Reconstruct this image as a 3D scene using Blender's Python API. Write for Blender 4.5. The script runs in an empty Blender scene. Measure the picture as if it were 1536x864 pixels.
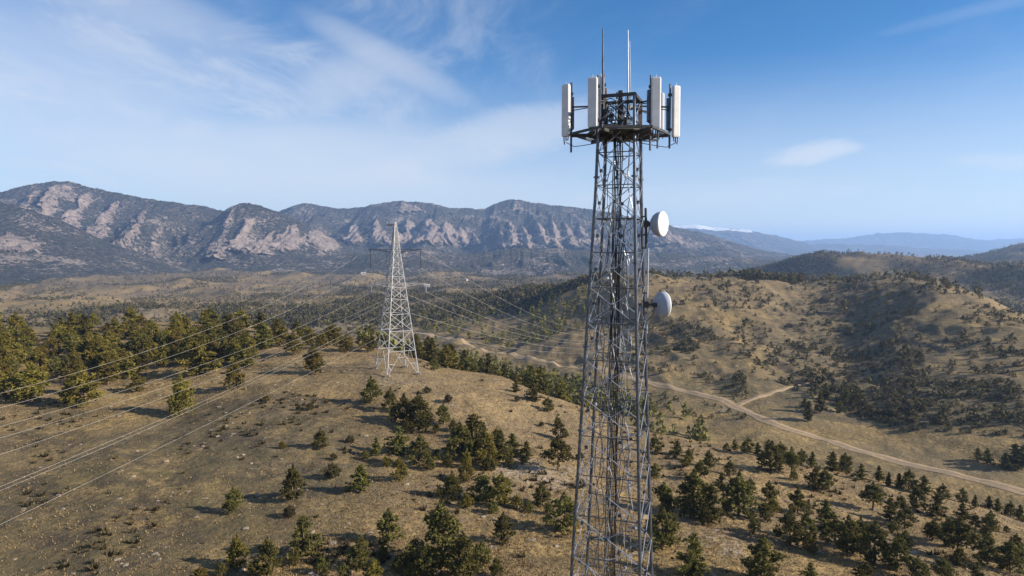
import bpy, math, random
import numpy as np
from mathutils import Vector, Matrix

# ------------------------------------------------------------------ camera, light, exposure
SC = bpy.context.scene
COL = SC.collection
ZC = 90.0                      # camera height above the lowest plain
F = 1038.0                     # focal length in photograph pixels (1536 wide)
PITCH = math.atan(60.0 / F)
cd = bpy.data.cameras.new('camera'); cam = bpy.data.objects.new('camera', cd); COL.objects.link(cam)
cd.sensor_width = 36.0; cd.lens = 36.0 * F / 1536.0; cd.clip_start = 0.5; cd.clip_end = 90000.0
cam.location = (0, 0, ZC); cam.rotation_euler = (math.pi / 2 - PITCH, 0, 0)
SC.camera = cam

SUN_EL, SUN_AZ = math.radians(25.0), math.radians(102.0)     # azimuth clockwise from +Y
sd = bpy.data.lights.new('sun', 'SUN'); sd.energy = 5.0; sd.angle = math.radians(0.53); sd.color = (1.0, 0.90, 0.76)
sun = bpy.data.objects.new('sun', sd); COL.objects.link(sun)
sdir = Vector((math.cos(SUN_EL) * math.sin(SUN_AZ), math.cos(SUN_EL) * math.cos(SUN_AZ), math.sin(SUN_EL)))
sun.rotation_euler = (-sdir).to_track_quat('-Z', 'Y').to_euler()
sun.location = (60, -40, 200)

SC.view_settings.view_transform = 'Standard'; SC.view_settings.look = 'None'
SC.view_settings.exposure = 0.92; SC.view_settings.gamma = 1.0; SC.view_settings.use_curve_mapping = False
SC.render.engine = 'CYCLES'
cy = SC.cycles
cy.max_bounces = 5; cy.diffuse_bounces = 2; cy.glossy_bounces = 2; cy.volume_bounces = 1; cy.transparent_max_bounces = 4
cy.transmission_bounces = 2
cy.use_denoising = True
cy.sample_clamp_indirect = 4.0

wd = bpy.data.worlds.new('World'); SC.world = wd; wd.use_nodes = True


class NT:
    """short hand for building node trees"""
    def __init__(s, nt):
        s.nt = nt; s.n = nt.nodes; s.l = nt.links
    def new(s, t, **kw):
        n = s.n.new(t)
        for k, v in kw.items(): setattr(n, k, v)
        return n
    def put(s, sock, v):
        if isinstance(v, bpy.types.NodeSocket): s.l.new(v, sock)
        elif isinstance(v, tuple) and len(v) == 3 and sock.type == 'RGBA': sock.default_value = (*v, 1)
        elif v is not None: sock.default_value = v
    def math(s, op, a, b=None, c=None, clamp=False):
        n = s.new('ShaderNodeMath', operation=op); n.use_clamp = clamp
        for i, v in enumerate((a, b, c)):
            if v is not None: s.put(n.inputs[i], v)
        return n.outputs[0]
    def vmath(s, op, a, b=None):
        n = s.new('ShaderNodeVectorMath', operation=op)
        s.put(n.inputs[0], a)
        if b is not None: s.put(n.inputs[1], b)
        return n.outputs[0] if op not in ('DOT_PRODUCT', 'LENGTH') else n.outputs['Value']
    def noise(s, vec, scale, detail=4, rough=0.55, dist=0.0, col=False):
        n = s.new('ShaderNodeTexNoise'); s.put(n.inputs['Vector'], vec)
        n.inputs['Scale'].default_value = scale; n.inputs['Detail'].default_value = detail
        n.inputs['Roughness'].default_value = rough; n.inputs['Distortion'].default_value = dist
        return n.outputs['Color' if col else 'Fac']
    def ramp(s, v, a, b):            # smooth 0..1 between a and b
        n = s.new('ShaderNodeMapRange', interpolation_type='SMOOTHSTEP'); s.put(n.inputs[0], v)
        n.inputs[1].default_value = a; n.inputs[2].default_value = b
        return n.outputs[0]
    def mix(s, f, a, b):
        n = s.new('ShaderNodeMix', data_type='RGBA'); s.put(n.inputs['Factor'], f)
        s.put(n.inputs[6], a); s.put(n.inputs[7], b)
        return n.outputs[2]
    def scale(s, vec, xyz):
        return s.vmath('MULTIPLY', vec, xyz)


def build_world():
    t = NT(wd.node_tree); t.n.clear()
    sky = t.new('ShaderNodeTexSky', sky_type='NISHITA'); sky.sun_disc = False
    sky.sun_elevation = SUN_EL; sky.sun_rotation = SUN_AZ
    sky.altitude = 2200; sky.air_density = 1.0; sky.dust_density = 0.9; sky.ozone_density = 3.0
    tc = t.new('ShaderNodeTexCoord'); d = tc.outputs['Generated']
    d = t.vmath('NORMALIZE', d)
    sx = t.new('ShaderNodeSeparateXYZ'); t.put(sx.inputs[0], d)
    x, y, z = sx.outputs
    # the cloud sheet lies on a plane high above: direction / elevation
    zz = t.math('ADD', t.math('MAXIMUM', z, 0.0), 0.10)
    cx = t.new('ShaderNodeCombineXYZ'); t.put(cx.inputs[0], t.math('DIVIDE', x, zz)); t.put(cx.inputs[1], t.math('DIVIDE', y, zz))
    p = cx.outputs[0]
    rot = t.new('ShaderNodeMapping'); t.put(rot.inputs[0], p); rot.inputs['Rotation'].default_value = (0, 0, math.radians(38))
    rot.inputs['Scale'].default_value = (0.62, 0.2, 1)
    warp = t.noise(p, 0.5, 3, 0.5, col=True)
    wv = t.vmath('ADD', rot.outputs[0], t.vmath('SCALE', t.vmath('SUBTRACT', warp, (0.5, 0.5, 0.5)), None))
    for n in t.n:
        if n.type == 'VECT_MATH' and n.operation == 'SCALE': n.inputs['Scale'].default_value = 0.9
    fine = t.noise(wv, 2.6, 11, 0.66, 0.25)
    soft = t.noise(wv, 0.7, 5, 0.55, 0.3)
    az = t.math('ARCTAN2', x, y)                         # radians, 0 straight ahead
    # more cloud towards the left, thinning to the right
    cover = t.ramp(az, 0.25, -0.62)
    def patch(azc, elc, wa, we, tilt, gain):
        da = t.math('SUBTRACT', az, azc); el = t.math('SUBTRACT', t.math('ARCSINE', z), elc)
        ca, sa = math.cos(tilt), math.sin(tilt)
        a = t.math('DIVIDE', t.math('ADD', t.math('MULTIPLY', da, ca), t.math('MULTIPLY', el, sa)), wa)
        b = t.math('DIVIDE', t.math('SUBTRACT', t.math('MULTIPLY', el, ca), t.math('MULTIPLY', da, sa)), we)
        r = t.math('ADD', t.math('MULTIPLY', a, a), t.math('MULTIPLY', b, b))
        wob = t.math('ADD', r, t.math('MULTIPLY', t.math('SUBTRACT', fine, 0.5), 5.0))
        return t.math('MULTIPLY', t.ramp(wob, 1.5, -0.3), gain)
    veil = t.math('MULTIPLY', t.math('MULTIPLY', t.ramp(soft, 0.22, 0.82), t.ramp(fine, 0.25, 0.75)), t.math('MULTIPLY', cover, 0.75))
    streak = t.math('MULTIPLY', t.ramp(fine, 0.46, 0.80), t.math('ADD', t.math('MULTIPLY', cover, 0.62), 0.05))
    tot = t.math('ADD', veil, streak)
    for a in ((-0.60, 0.19, 0.20, 0.10, 0.1, 0.35), (-0.50, 0.30, 0.17, 0.03, -0.25, 0.22),
              (-0.17, 0.255, 0.11, 0.022, -0.42, 0.30), (-0.24, 0.225, 0.08, 0.035, 0.5, 0.25),
              (-0.30, 0.12, 0.26, 0.05, 0.05, 0.42), (0.0, 0.16, 0.16, 0.035, 0.25, 0.42), (-0.10, 0.075, 0.30, 0.035, 0.0, 0.25),
              (0.40, 0.125, 0.055, 0.014, 0.12, 0.75), (0.60, 0.275, 0.12, 0.010, 0.10, 0.10), (0.62, 0.10, 0.07, 0.010, -0.1, 0.30),
              (0.25, 0.07, 0.22, 0.02, 0.05, 0.20)):
        tot = t.math('ADD', tot, patch(*a))
    tot = t.math('ADD', tot, t.math('MULTIPLY', t.ramp(z, 0.27, 0.0), t.math('ADD', 0.42, t.math('MULTIPLY', soft, 0.40))))
    tot = t.math('MULTIPLY', t.math('SUBTRACT', 1.0, t.math('EXPONENT', t.math('MULTIPLY', tot, -1.75))), 0.84)
    hs = t.new('ShaderNodeHueSaturation'); t.put(hs.inputs['Color'], sky.outputs[0])
    hs.inputs['Saturation'].default_value = 1.3; hs.inputs['Value'].default_value = 1.0
    col = t.mix(tot, hs.outputs[0], (5.9, 6.05, 6.3))
    bg = t.new('ShaderNodeBackground'); t.put(bg.inputs[0], col); bg.inputs[1].default_value = 0.079
    out = t.new('ShaderNodeOutputWorld'); t.l.new(bg.outputs[0], out.inputs[0])
build_world()

# ------------------------------------------------------------------ helpers
def P(px, py, Y):
    a = (px - 768.0) / F; b = -(py - 432.0) / F
    dy = math.cos(PITCH) + b * math.sin(PITCH); dz = -math.sin(PITCH) + b * math.cos(PITCH)
    t = Y / dy
    return Vector((a * t, Y, ZC + dz * t))
def proj(x, y, z):
    z = z - ZC
    fw = y * math.cos(PITCH) - z * math.sin(PITCH); up = y * math.sin(PITCH) + z * math.cos(PITCH)
    fw = np.maximum(fw, 1e-3)
    return 768.0 + F * x / fw, 432.0 - F * up / fw

def _hash(ix, iy, seed):
    h = (ix.astype(np.int64) * 374761393 + iy.astype(np.int64) * 668265263 + seed * 974634777) & 0xFFFFFFFF
    h = ((h ^ (h >> 13)) * 1274126177) & 0xFFFFFFFF
    h = h ^ (h >> 16)
    return (h & 0xFFFFFF) / float(0xFFFFFF)
def vnoise(x, y, seed=0):
    x = np.asarray(x, float); y = np.asarray(y, float)
    ix = np.floor(x).astype(np.int64); iy = np.floor(y).astype(np.int64)
    fx = x - ix; fy = y - iy
    fx = fx * fx * fx * (fx * (fx * 6 - 15) + 10); fy = fy * fy * fy * (fy * (fy * 6 - 15) + 10)
    a = _hash(ix, iy, seed); b = _hash(ix + 1, iy, seed); c = _hash(ix, iy + 1, seed); d = _hash(ix + 1, iy + 1, seed)
    return (a + (b - a) * fx) * (1 - fy) + (c + (d - c) * fx) * fy
def fbm(x, y, seed=0, o=4, g=0.5):
    s = 0; a = 1.0; n = 0
    for i in range(o):
        s = s + a * (vnoise(x, y, seed + i * 17) - 0.5); n += a
        x = x * 2.03 + 11.3; y = y * 2.03 + 5.7; a *= g
    return s * 2 / n             # about -1..1
def ridged(x, y, seed=0, o=4, g=0.5):
    s = 0; a = 1.0; n = 0
    for i in range(o):
        s = s + a * (1 - np.abs(2 * vnoise(x, y, seed + i * 17) - 1)); n += a
        x = x * 2.03 + 3.3; y = y * 2.03 + 9.7; a *= g
    return s / n                 # 0..1
def sstep(v, a, b):
    t = np.clip((v - a) / (b - a), 0, 1); return t * t * (3 - 2 * t)

def mesh_np(name, V, Fc, smooth=False, cols=None):
    """mesh from arrays; Fc is (n,3) or (n,4); cols = {name: (n,4)}"""
    V = np.asarray(V, np.float32); Fc = np.asarray(Fc, np.int32); k = Fc.shape[1]
    me = bpy.data.meshes.new(name)
    me.vertices.add(len(V)); me.vertices.foreach_set('co', V.ravel())
    me.loops.add(Fc.size); me.loops.foreach_set('vertex_index', Fc.ravel())
    me.polygons.add(len(Fc)); me.polygons.foreach_set('loop_start', np.arange(0, Fc.size, k, dtype=np.int32))
    try: me.polygons.foreach_set('loop_total', np.full(len(Fc), k, np.int32))
    except Exception: pass
    me.polygons.foreach_set('use_smooth', np.full(len(Fc), bool(smooth)))
    if cols:
        for cn, cv in cols.items():
            at = me.color_attributes.new(cn, 'FLOAT_COLOR', 'POINT')
            at.data.foreach_set('color', np.asarray(cv, np.float32).ravel())
    me.update(calc_edges=True)
    return me
def link(name, me, mat=None, parent=None, **props):
    o = bpy.data.objects.new(name, me); COL.objects.link(o)
    if mat is not None and len(me.materials) == 0: me.materials.append(mat)
    if parent is not None: o.parent = parent
    for k, v in props.items(): o[k] = v
    return o
def thing(name, label, cat, loc=(0, 0, 0), group=None):
    o = bpy.data.objects.new(name, None); COL.objects.link(o)
    o.location = loc; o['label'] = label; o['category'] = cat
    if group: o['group'] = group
    return o

class MB:
    """collects shapes into one mesh (coordinates relative to origin o)"""
    def __init__(s, o=(0, 0, 0)): s.v = []; s.f = []; s.o = Vector(o)
    def add(s, vs, fs):
        b = len(s.v); s.v += [tuple(Vector(v) - s.o) for v in vs]; s.f += [tuple(i + b for i in f) for f in fs]
    def tube(s, a, b, r, r2=None, n=6):
        a = Vector(a); b = Vector(b); r2 = r if r2 is None else r2
        d = (b - a).normalized(); q = d.to_track_quat('Z', 'Y')
        vs = []
        for c, rr in ((a, r), (b, r2)):
            for i in range(n):
                t = 2 * math.pi * i / n
                vs.append(c + q @ Vector((rr * math.cos(t), rr * math.sin(t), 0)))
        fs = [(i, (i + 1) % n, n + (i + 1) % n, n + i) for i in range(n)]
        fs += [tuple(reversed(range(n))), tuple(range(n, 2 * n))]
        s.add(vs, fs)
    def path(s, pts, r, n=5):
        pts = [Vector(p) for p in pts]; vs = []
        for k, p in enumerate(pts):
            d = (pts[min(k + 1, len(pts) - 1)] - pts[max(k - 1, 0)]).normalized(); q = d.to_track_quat('Z', 'Y')
            for i in range(n):
                t = 2 * math.pi * i / n
                vs.append(p + q @ Vector((r * math.cos(t), r * math.sin(t), 0)))
        fs = []
        for k in range(len(pts) - 1):
            fs += [(k * n + i, k * n + (i + 1) % n, (k + 1) * n + (i + 1) % n, (k + 1) * n + i) for i in range(n)]
        fs += [tuple(reversed(range(n))), tuple(range((len(pts) - 1) * n, len(pts) * n))]
        s.add(vs, fs)
    def box(s, c, size, rot=None, bevel=0.0):
        c = Vector(c); hx, hy, hz = (d / 2 for d in size); R = rot or Matrix.Identity(3)
        if bevel <= 0:
            vs = [c + R @ Vector((x * hx, y * hy, z * hz)) for z in (-1, 1) for x, y in ((-1, -1), (1, -1), (1, 1), (-1, 1))]
            s.add(vs, [(3, 2, 1, 0), (4, 5, 6, 7), (0, 1, 5, 4), (1, 2, 6, 5), (2, 3, 7, 6), (3, 0, 4, 7)])
        else:                                   # rounded vertical edges and chamfered ends
            ring = []
            for (sx, sy, a0) in ((1, 1, 0), (-1, 1, 90), (-1, -1, 180), (1, -1, 270)):
                for k in range(4):
                    t = math.radians(a0 + 30 * k)
                    ring.append((sx * (hx - bevel) + bevel * math.cos(t), sy * (hy - bevel) + bevel * math.sin(t)))
            n = len(ring); vs = []
            for z, sh in ((-hz, 0.86), (-hz + bevel, 1), (hz - bevel, 1), (hz, 0.86)):
                vs += [c + R @ Vector((x * sh, y * sh, z)) for x, y in ring]
            fs = [tuple(reversed(range(n))), tuple(range(3 * n, 4 * n))]
            for k in range(3):
                fs += [(k * n + i, k * n + (i + 1) % n, (k + 1) * n + (i + 1) % n, (k + 1) * n + i) for i in range(n)]
            s.add(vs, fs)
    def lathe(s, c, axis, prof, n=24):          # prof: list of (distance along axis, radius)
        c = Vector(c); q = Vector(axis).normalized().to_track_quat('Z', 'Y'); vs = []
        for h, r in prof:
            for i in range(n):
                t = 2 * math.pi * i / n
                vs.append(c + q @ Vector((max(r, 1e-4) * math.cos(t), max(r, 1e-4) * math.sin(t), h)))
        fs = []
        for k in range(len(prof) - 1):
            fs += [(k * n + i, k * n + (i + 1) % n, (k + 1) * n + (i + 1) % n, (k + 1) * n + i) for i in range(n)]
        s.add(vs, fs)
    def build(s, name, mat, parent=None, smooth=False, **props):
        me = bpy.data.meshes.new(name); me.from_pydata(s.v, [], s.f); me.update()
        if smooth: me.shade_smooth()
        return link(name, me, mat, parent, **props)

# ------------------------------------------------------------------ materials
def mat_new(name):
    m = bpy.data.materials.new(name); m.use_nodes = True; t = NT(m.node_tree); t.n.clear()
    b = t.new('ShaderNodeBsdfPrincipled'); o = t.new('ShaderNodeOutputMaterial'); t.l.new(b.outputs[0], o.inputs[0])
    b.inputs['Specular IOR Level'].default_value = 0.2
    return m, t, b
def bump(t, b, h, strength, dist):
    n = t.new('ShaderNodeBump'); t.put(n.inputs['Height'], h); n.inputs['Strength'].default_value = strength
    n.inputs['Distance'].default_value = dist; t.l.new(n.outputs[0], b.inputs['Normal'])

def mat_ground():
    m, t, b = mat_new('ground_dry_grass')
    geo = t.new('ShaderNodeNewGeometry'); p = geo.outputs['Position']
    at = t.new('ShaderNodeAttribute', attribute_name='zone'); s = t.new('ShaderNodeSeparateColor'); t.put(s.inputs[0], at.outputs['Color'])
    R, G, B = s.outputs[:3]
    n0 = t.noise(p, 1.1, 8, 0.68); n1 = t.noise(p, 0.22, 6, 0.6); n2 = t.noise(p, 0.035, 6, 0.6); n3 = t.noise(p, 0.006, 6, 0.62)
    base = t.mix(t.ramp(n1, 0.34, 0.66), (0.336, 0.229, 0.087), (0.248, 0.171, 0.074))
    base = t.mix(t.math('MULTIPLY', t.ramp(n0, 0.43, 0.60), 0.95), base, (0.132, 0.095, 0.044))
    base = t.mix(t.ramp(n0, 0.44, 0.30), base, (0.376, 0.273, 0.126))
    ns = t.noise(t.scale(p, (0.35, 1.0, 1.6)), 0.11, 6, 0.66)
    base = t.mix(t.math('MULTIPLY', t.ramp(ns, 0.48, 0.62), 0.8), base, (0.120, 0.088, 0.044))
    base = t.mix(t.math('MULTIPLY', t.ramp(ns, 0.44, 0.34), 0.4), base, (0.352, 0.245, 0.107))
    base = t.mix(t.math('MULTIPLY', t.ramp(n2, 0.46, 0.62), 0.75), base, (0.188, 0.138, 0.073))
    base = t.mix(t.math('MULTIPLY', t.ramp(n3, 0.48, 0.66), 0.35), base, (0.248, 0.182, 0.111))
    # scrub cover, green growth, bare stones (each broken up by its own noise)
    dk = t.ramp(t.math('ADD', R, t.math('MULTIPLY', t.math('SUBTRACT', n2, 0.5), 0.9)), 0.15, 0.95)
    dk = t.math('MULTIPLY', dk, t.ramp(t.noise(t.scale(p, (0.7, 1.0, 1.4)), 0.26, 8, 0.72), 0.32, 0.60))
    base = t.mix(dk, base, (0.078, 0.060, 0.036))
    gr = t.math('MULTIPLY', G, t.ramp(t.noise(p, 0.12, 6, 0.65), 0.34, 0.66))
    base = t.mix(gr, base, (0.116, 0.096, 0.041))
    vor = t.noise(p, 0.9, 6, 0.75)
    rk = t.math('MULTIPLY', t.ramp(t.math('ADD', vor, t.math('MULTIPLY', B, 0.35)), 0.60, 0.74), t.ramp(B, 0.02, 0.6))
    base = t.mix(rk, base, (0.336, 0.273, 0.200))
    t.put(b.inputs['Base Color'], base); b.inputs['Roughness'].default_value = 0.95
    h = t.math('ADD', t.math('MULTIPLY', n0, 0.35), t.math('MULTIPLY', n1, 1.1))
    bump(t, b, h, 1.0, 1.1)
    return m
def mat_mountain():
    m, t, b = mat_new('forested_mountain')
    geo = t.new('ShaderNodeNewGeometry'); p = geo.outputs['Position']
    at = t.new('ShaderNodeAttribute', attribute_name='zone'); s = t.new('ShaderNodeSeparateColor'); t.put(s.inputs[0], at.outputs['Color'])
    R, G, B = s.outputs[:3]              # rock, snow, dry grass
    n0 = t.noise(p, 0.062, 6, 0.72); n1 = t.noise(p, 0.012, 6, 0.65); n2 = t.noise(t.scale(p, (1.0, 0.6, 0.22)), 0.05, 5, 0.7)
    forest = t.mix(t.ramp(n0, 0.42, 0.60), (0.024, 0.027, 0.020), (0.088, 0.076, 0.055))
    grass = t.mix(t.ramp(n0, 0.42, 0.55), (0.202, 0.151, 0.092), (0.042, 0.044, 0.029))
    c = t.mix(t.ramp(t.math('ADD', B, t.math('MULTIPLY', t.math('SUBTRACT', n0, 0.5), 3.0)), 0.45, 0.75), forest, grass)
    rock = t.mix(t.ramp(t.noise(t.scale(p, (1.0, 1.0, 0.45)), 0.03, 6, 0.7), 0.36, 0.62), (0.403, 0.319, 0.265), (0.227, 0.176, 0.147))
    k = t.math('ADD', t.math('MULTIPLY', t.math('SUBTRACT', n0, 0.5), 2.6), t.math('MULTIPLY', t.math('SUBTRACT', n2, 0.5), 2.0))
    f = t.ramp(t.math('ADD', R, k), 0.48, 0.72)
    c = t.mix(f, c, rock)
    sp = t.noise(p, 0.075, 3, 0.8); sw = t.noise(p, 0.007, 5, 0.6)
    spk = t.ramp(t.math('ADD', sp, t.math('MULTIPLY', t.math('SUBTRACT', sw, 0.5), 0.75)), 0.585, 0.64)
    c = t.mix(t.math('MULTIPLY', spk, 0.85), c, (0.361, 0.290, 0.239))
    c = t.mix(t.ramp(t.math('ADD', G, t.math('MULTIPLY', t.math('SUBTRACT', n1, 0.5), 0.9)), 0.4, 0.6), c, (0.8, 0.82, 0.85))
    t.put(b.inputs['Base Color'], c); b.inputs['Roughness'].default_value = 0.95
    bump(t, b, n0, 1.0, 26.0)
    return m
def mat_road():
    m, t, b = mat_new('pale_dirt')
    geo = t.new('ShaderNodeNewGeometry'); p = geo.outputs['Position']
    at = t.new('ShaderNodeAttribute', attribute_name='lane'); s = t.new('ShaderNodeSeparateColor'); t.put(s.inputs[0], at.outputs['Color'])
    n = t.noise(p, 0.8, 6, 0.65); n2 = t.noise(p, 0.15, 5, 0.6)
    c = t.mix(t.ramp(n, 0.3, 0.7), (0.361, 0.267, 0.168), (0.258, 0.187, 0.115))
    mid = t.math('MULTIPLY', t.ramp(t.math('ADD', s.outputs[0], t.math('MULTIPLY', t.math('SUBTRACT', n, 0.5), 0.9)), 0.35, 0.75), 0.8)
    c = t.mix(mid, c, (0.197, 0.143, 0.078))
    edge = t.ramp(t.math('ADD', s.outputs[1], t.math('MULTIPLY', t.math('SUBTRACT', n2, 0.5), 1.6)), 0.55, 0.95)
    c = t.mix(edge, c, (0.246, 0.176, 0.086))
    t.put(b.inputs['Base Color'], c); b.inputs['Roughness'].default_value = 0.95
    bump(t, b, n, 0.5, 0.2)
    return m
def mat_leaf(name, ca, cb):
    m, t, b = mat_new(name)
    at = t.new('ShaderNodeAttribute', attribute_name='tint'); s = t.new('ShaderNodeSeparateColor'); t.put(s.inputs[0], at.outputs['Color'])
    oi = t.new('ShaderNodeObjectInfo')
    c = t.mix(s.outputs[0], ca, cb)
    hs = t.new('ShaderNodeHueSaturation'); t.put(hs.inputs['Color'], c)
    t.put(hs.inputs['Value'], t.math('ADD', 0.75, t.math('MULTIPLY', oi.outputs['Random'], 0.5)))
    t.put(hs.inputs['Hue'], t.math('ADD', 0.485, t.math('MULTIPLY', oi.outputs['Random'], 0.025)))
    t.put(b.inputs['Base Color'], hs.outputs[0]); b.inputs['Roughness'].default_value = 0.75
    b.inputs['Specular IOR Level'].default_value = 0.12
    tr = t.new('ShaderNodeBsdfTranslucent'); t.put(tr.inputs[0], hs.outputs[0])
    mx = t.new('ShaderNodeMixShader'); mx.inputs[0].default_value = 0.28
    out = [n for n in t.n if n.type == 'OUTPUT_MATERIAL'][0]
    t.l.new(b.outputs[0], mx.inputs[1]); t.l.new(tr.outputs[0], mx.inputs[2]); t.l.new(mx.outputs[0], out.inputs[0])
    return m
def mat_plain(name, col, rough=0.7, metal=0.0, var=0.25, scale=3.0, spec=0.3):
    m, t, b = mat_new(name)
    tc = t.new('ShaderNodeTexCoord'); n = t.noise(tc.outputs['Object'], scale, 5, 0.6)
    c = t.mix(t.ramp(n, 0.3, 0.7), tuple(x * (1 + var) for x in col), tuple(x * (1 - var) for x in col))
    t.put(b.inputs['Base Color'], c); b.inputs['Roughness'].default_value = rough; b.inputs['Metallic'].default_value = metal
    b.inputs['Specular IOR Level'].default_value = spec
    return m
M = dict(
    ground=mat_ground(), mountain=mat_mountain(), road=mat_road(),
    pine=mat_leaf('pine_needles', (0.071, 0.070, 0.022), (0.224, 0.196, 0.052)),
    olive=mat_leaf('olive_needles', (0.099, 0.088, 0.021), (0.288, 0.227, 0.048)),
    shrub=mat_leaf('scrub_leaves', (0.051, 0.044, 0.022), (0.111, 0.089, 0.038)),
    thicket=mat_leaf('thicket_leaves', (0.050, 0.046, 0.022), (0.150, 0.122, 0.050)),
    straw=mat_leaf('straw_blades', (0.187, 0.133, 0.062), (0.406, 0.300, 0.148)),
    bark=mat_plain('bark', (0.13, 0.085, 0.055), 0.9, 0, 0.35, 8),
    rock=mat_plain('pale_stone', (0.230, 0.183, 0.140), 0.9, 0, 0.3, 1.5),
    steel=mat_plain('galvanised_steel', (0.089, 0.098, 0.115), 0.38, 0.5, 0.3, 6, 0.5),
    steel_light=mat_plain('bright_steel', (0.38, 0.40, 0.44), 0.42, 0.6, 0.2, 6, 0.5),
    steel_dark=mat_plain('dark_steel', (0.050, 0.050, 0.052), 0.6, 0.3, 0.3, 6, 0.4),
    pylon=mat_plain('weathered_zinc', (0.399, 0.391, 0.383), 0.6, 0.25, 0.15, 1.0, 0.4),
    cable=mat_plain('black_cable', (0.03, 0.03, 0.032), 0.55, 0, 0.2, 5, 0.4),
    white=mat_plain('white_radome', (0.588, 0.588, 0.580), 0.5, 0, 0.10, 2.5, 0.4),
    dish_back=mat_plain('shaded_dish_back', (0.291, 0.329, 0.389), 0.6, 0, 0.12, 2.0, 0.3),  # shade on the dish backs is put into this blue-grey
    grey=mat_plain('grey_plastic', (0.336, 0.360, 0.400), 0.55, 0, 0.08, 2.0, 0.4),
    wire=mat_plain('aluminium_wire', (0.391, 0.365, 0.323), 0.5, 0.3, 0.1, 0.2, 0.4),
    rust=mat_plain('copper_clamp', (0.15, 0.10, 0.07), 0.6, 0.3, 0.3, 8, 0.4),
    plaster=mat_plain('pale_house_wall', (0.360, 0.328, 0.288), 0.8, 0, 0.1, 0.3),
    roof=mat_plain('house_roof', (0.30, 0.24, 0.21), 0.8, 0, 0.2, 0.3),
)

# ------------------------------------------------------------------ terrain
# columns of the hill profile: photograph column, then (distance, picture row or height) knots from near to far
XS = [-300, 0, 150, 300, 400, 480, 560, 600, 640, 700, 750, 800, 870, 930, 980, 1080, 1150, 1200, 1280, 1370, 1450, 1536, 1800]
def tab(pairs):
    xs, ys = zip(*pairs); return np.interp(XS, xs, ys)
def zrow(py, Y): return np.array([P(768, a, b).z for a, b in zip(py, Y)])
knots = []
def knot(Yp, pyp=None, zp=None):
    Y = tab(Yp); z = zrow(tab(pyp), Y) if pyp else ZC + tab(zp)
    knots.append((Y, z))
knot([(0, 20), (1536, 20)], zp=[(0, -31), (700, -30), (1000, -30), (1536, -32)])
knot([(0, 68), (870, 69), (1100, 72), (1536, 79)], pyp=[(0, 864), (1536, 864)])
knot([(0, 105), (480, 104), (700, 104), (870, 100), (1100, 100), (1536, 97)], pyp=[(0, 690), (480, 690), (700, 692), (870, 728), (1100, 752), (1536, 818)])
knot([(-300, 240), (0, 240), (150, 250), (300, 250), (400, 235), (480, 215), (560, 190), (600, 178), (640, 170), (750, 160), (870, 148), (980, 138), (1100, 130), (1250, 125), (1400, 120), (1536, 115), (1800, 105)],
     pyp=[(-300, 502), (0, 502), (150, 494), (300, 484), (400, 492), (480, 502), (560, 522), (600, 538), (640, 549), (750, 577), (870, 620), (980, 655), (1100, 682), (1250, 708), (1400, 742), (1536, 782), (1800, 840)])
knot([(-300, 330), (0, 330), (300, 340), (480, 300), (600, 250), (750, 225), (870, 205), (1000, 180), (1250, 160), (1536, 145), (1800, 135)],
     zp=[(-300, -48), (0, -48), (300, -50), (480, -46), (600, -42), (750, -46), (870, -52), (1000, -54), (1250, -56), (1536, -58), (1800, -60)])
knot([(-300, 520), (0, 520), (300, 500), (480, 470), (620, 420), (700, 370), (780, 340), (880, 310), (980, 280), (1080, 250), (1150, 225), (1300, 200), (1536, 175), (1800, 160)],
     zp=[(-300, -76), (0, -76), (480, -76), (620, -74), (780, -73), (880, -71), (1080, -70.5), (1536, -72), (1800, -72)])
knot([(-300, 700), (0, 700), (480, 690), (620, 640), (700, 540), (780, 460), (880, 400), (980, 350), (1080, 310), (1150, 275), (1300, 235), (1450, 212), (1536, 200), (1800, 185)],
     zp=[(-300, -80), (0, -80), (480, -80), (620, -77), (700, -74), (780, -72.7), (880, -69), (1080, -68), (1300, -69.5), (1536, -70.5), (1800, -71)])
knot([(-300, 850), (0, 850), (480, 830), (620, 720), (700, 660), (800, 570), (880, 510), (980, 450), (1080, 430), (1150, 430), (1200, 430), (1280, 400), (1370, 385), (1450, 335), (1536, 285), (1800, 250)],
     zp=[(-300, -83), (0, -83), (620, -78), (700, -70), (800, -65), (880, -60), (980, -55), (1080, -54), (1150, -57), (1200, -62), (1280, -66), (1370, -54), (1450, -55), (1536, -57), (1800, -58)])
knot([(-300, 1050), (0, 1050), (480, 1000), (620, 900), (700, 830), (800, 740), (880, 660), (980, 610), (1080, 600), (1150, 610), (1200, 620), (1280, 620), (1370, 560), (1450, 480), (1536, 400), (1800, 330)],
     zp=[(-300, -84), (0, -84), (480, -84), (620, -80), (700, -68), (800, -48), (880, -34), (980, -25), (1080, -26), (1150, -31), (1200, -34), (1280, -31), (1370, -25.5), (1450, -33), (1536, -40), (1800, -48)])
knot([(-300, 1300), (0, 1300), (700, 1150), (880, 950), (1370, 850), (1536, 700), (1800, 650)],
     zp=[(-300, -86), (0, -86), (700, -84), (880, -78), (1080, -75), (1370, -78), (1536, -84), (1800, -86)])
KY = np.array([k[0] for k in knots]); KZ = np.array([k[1] for k in knots])      # (K, columns)

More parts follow.
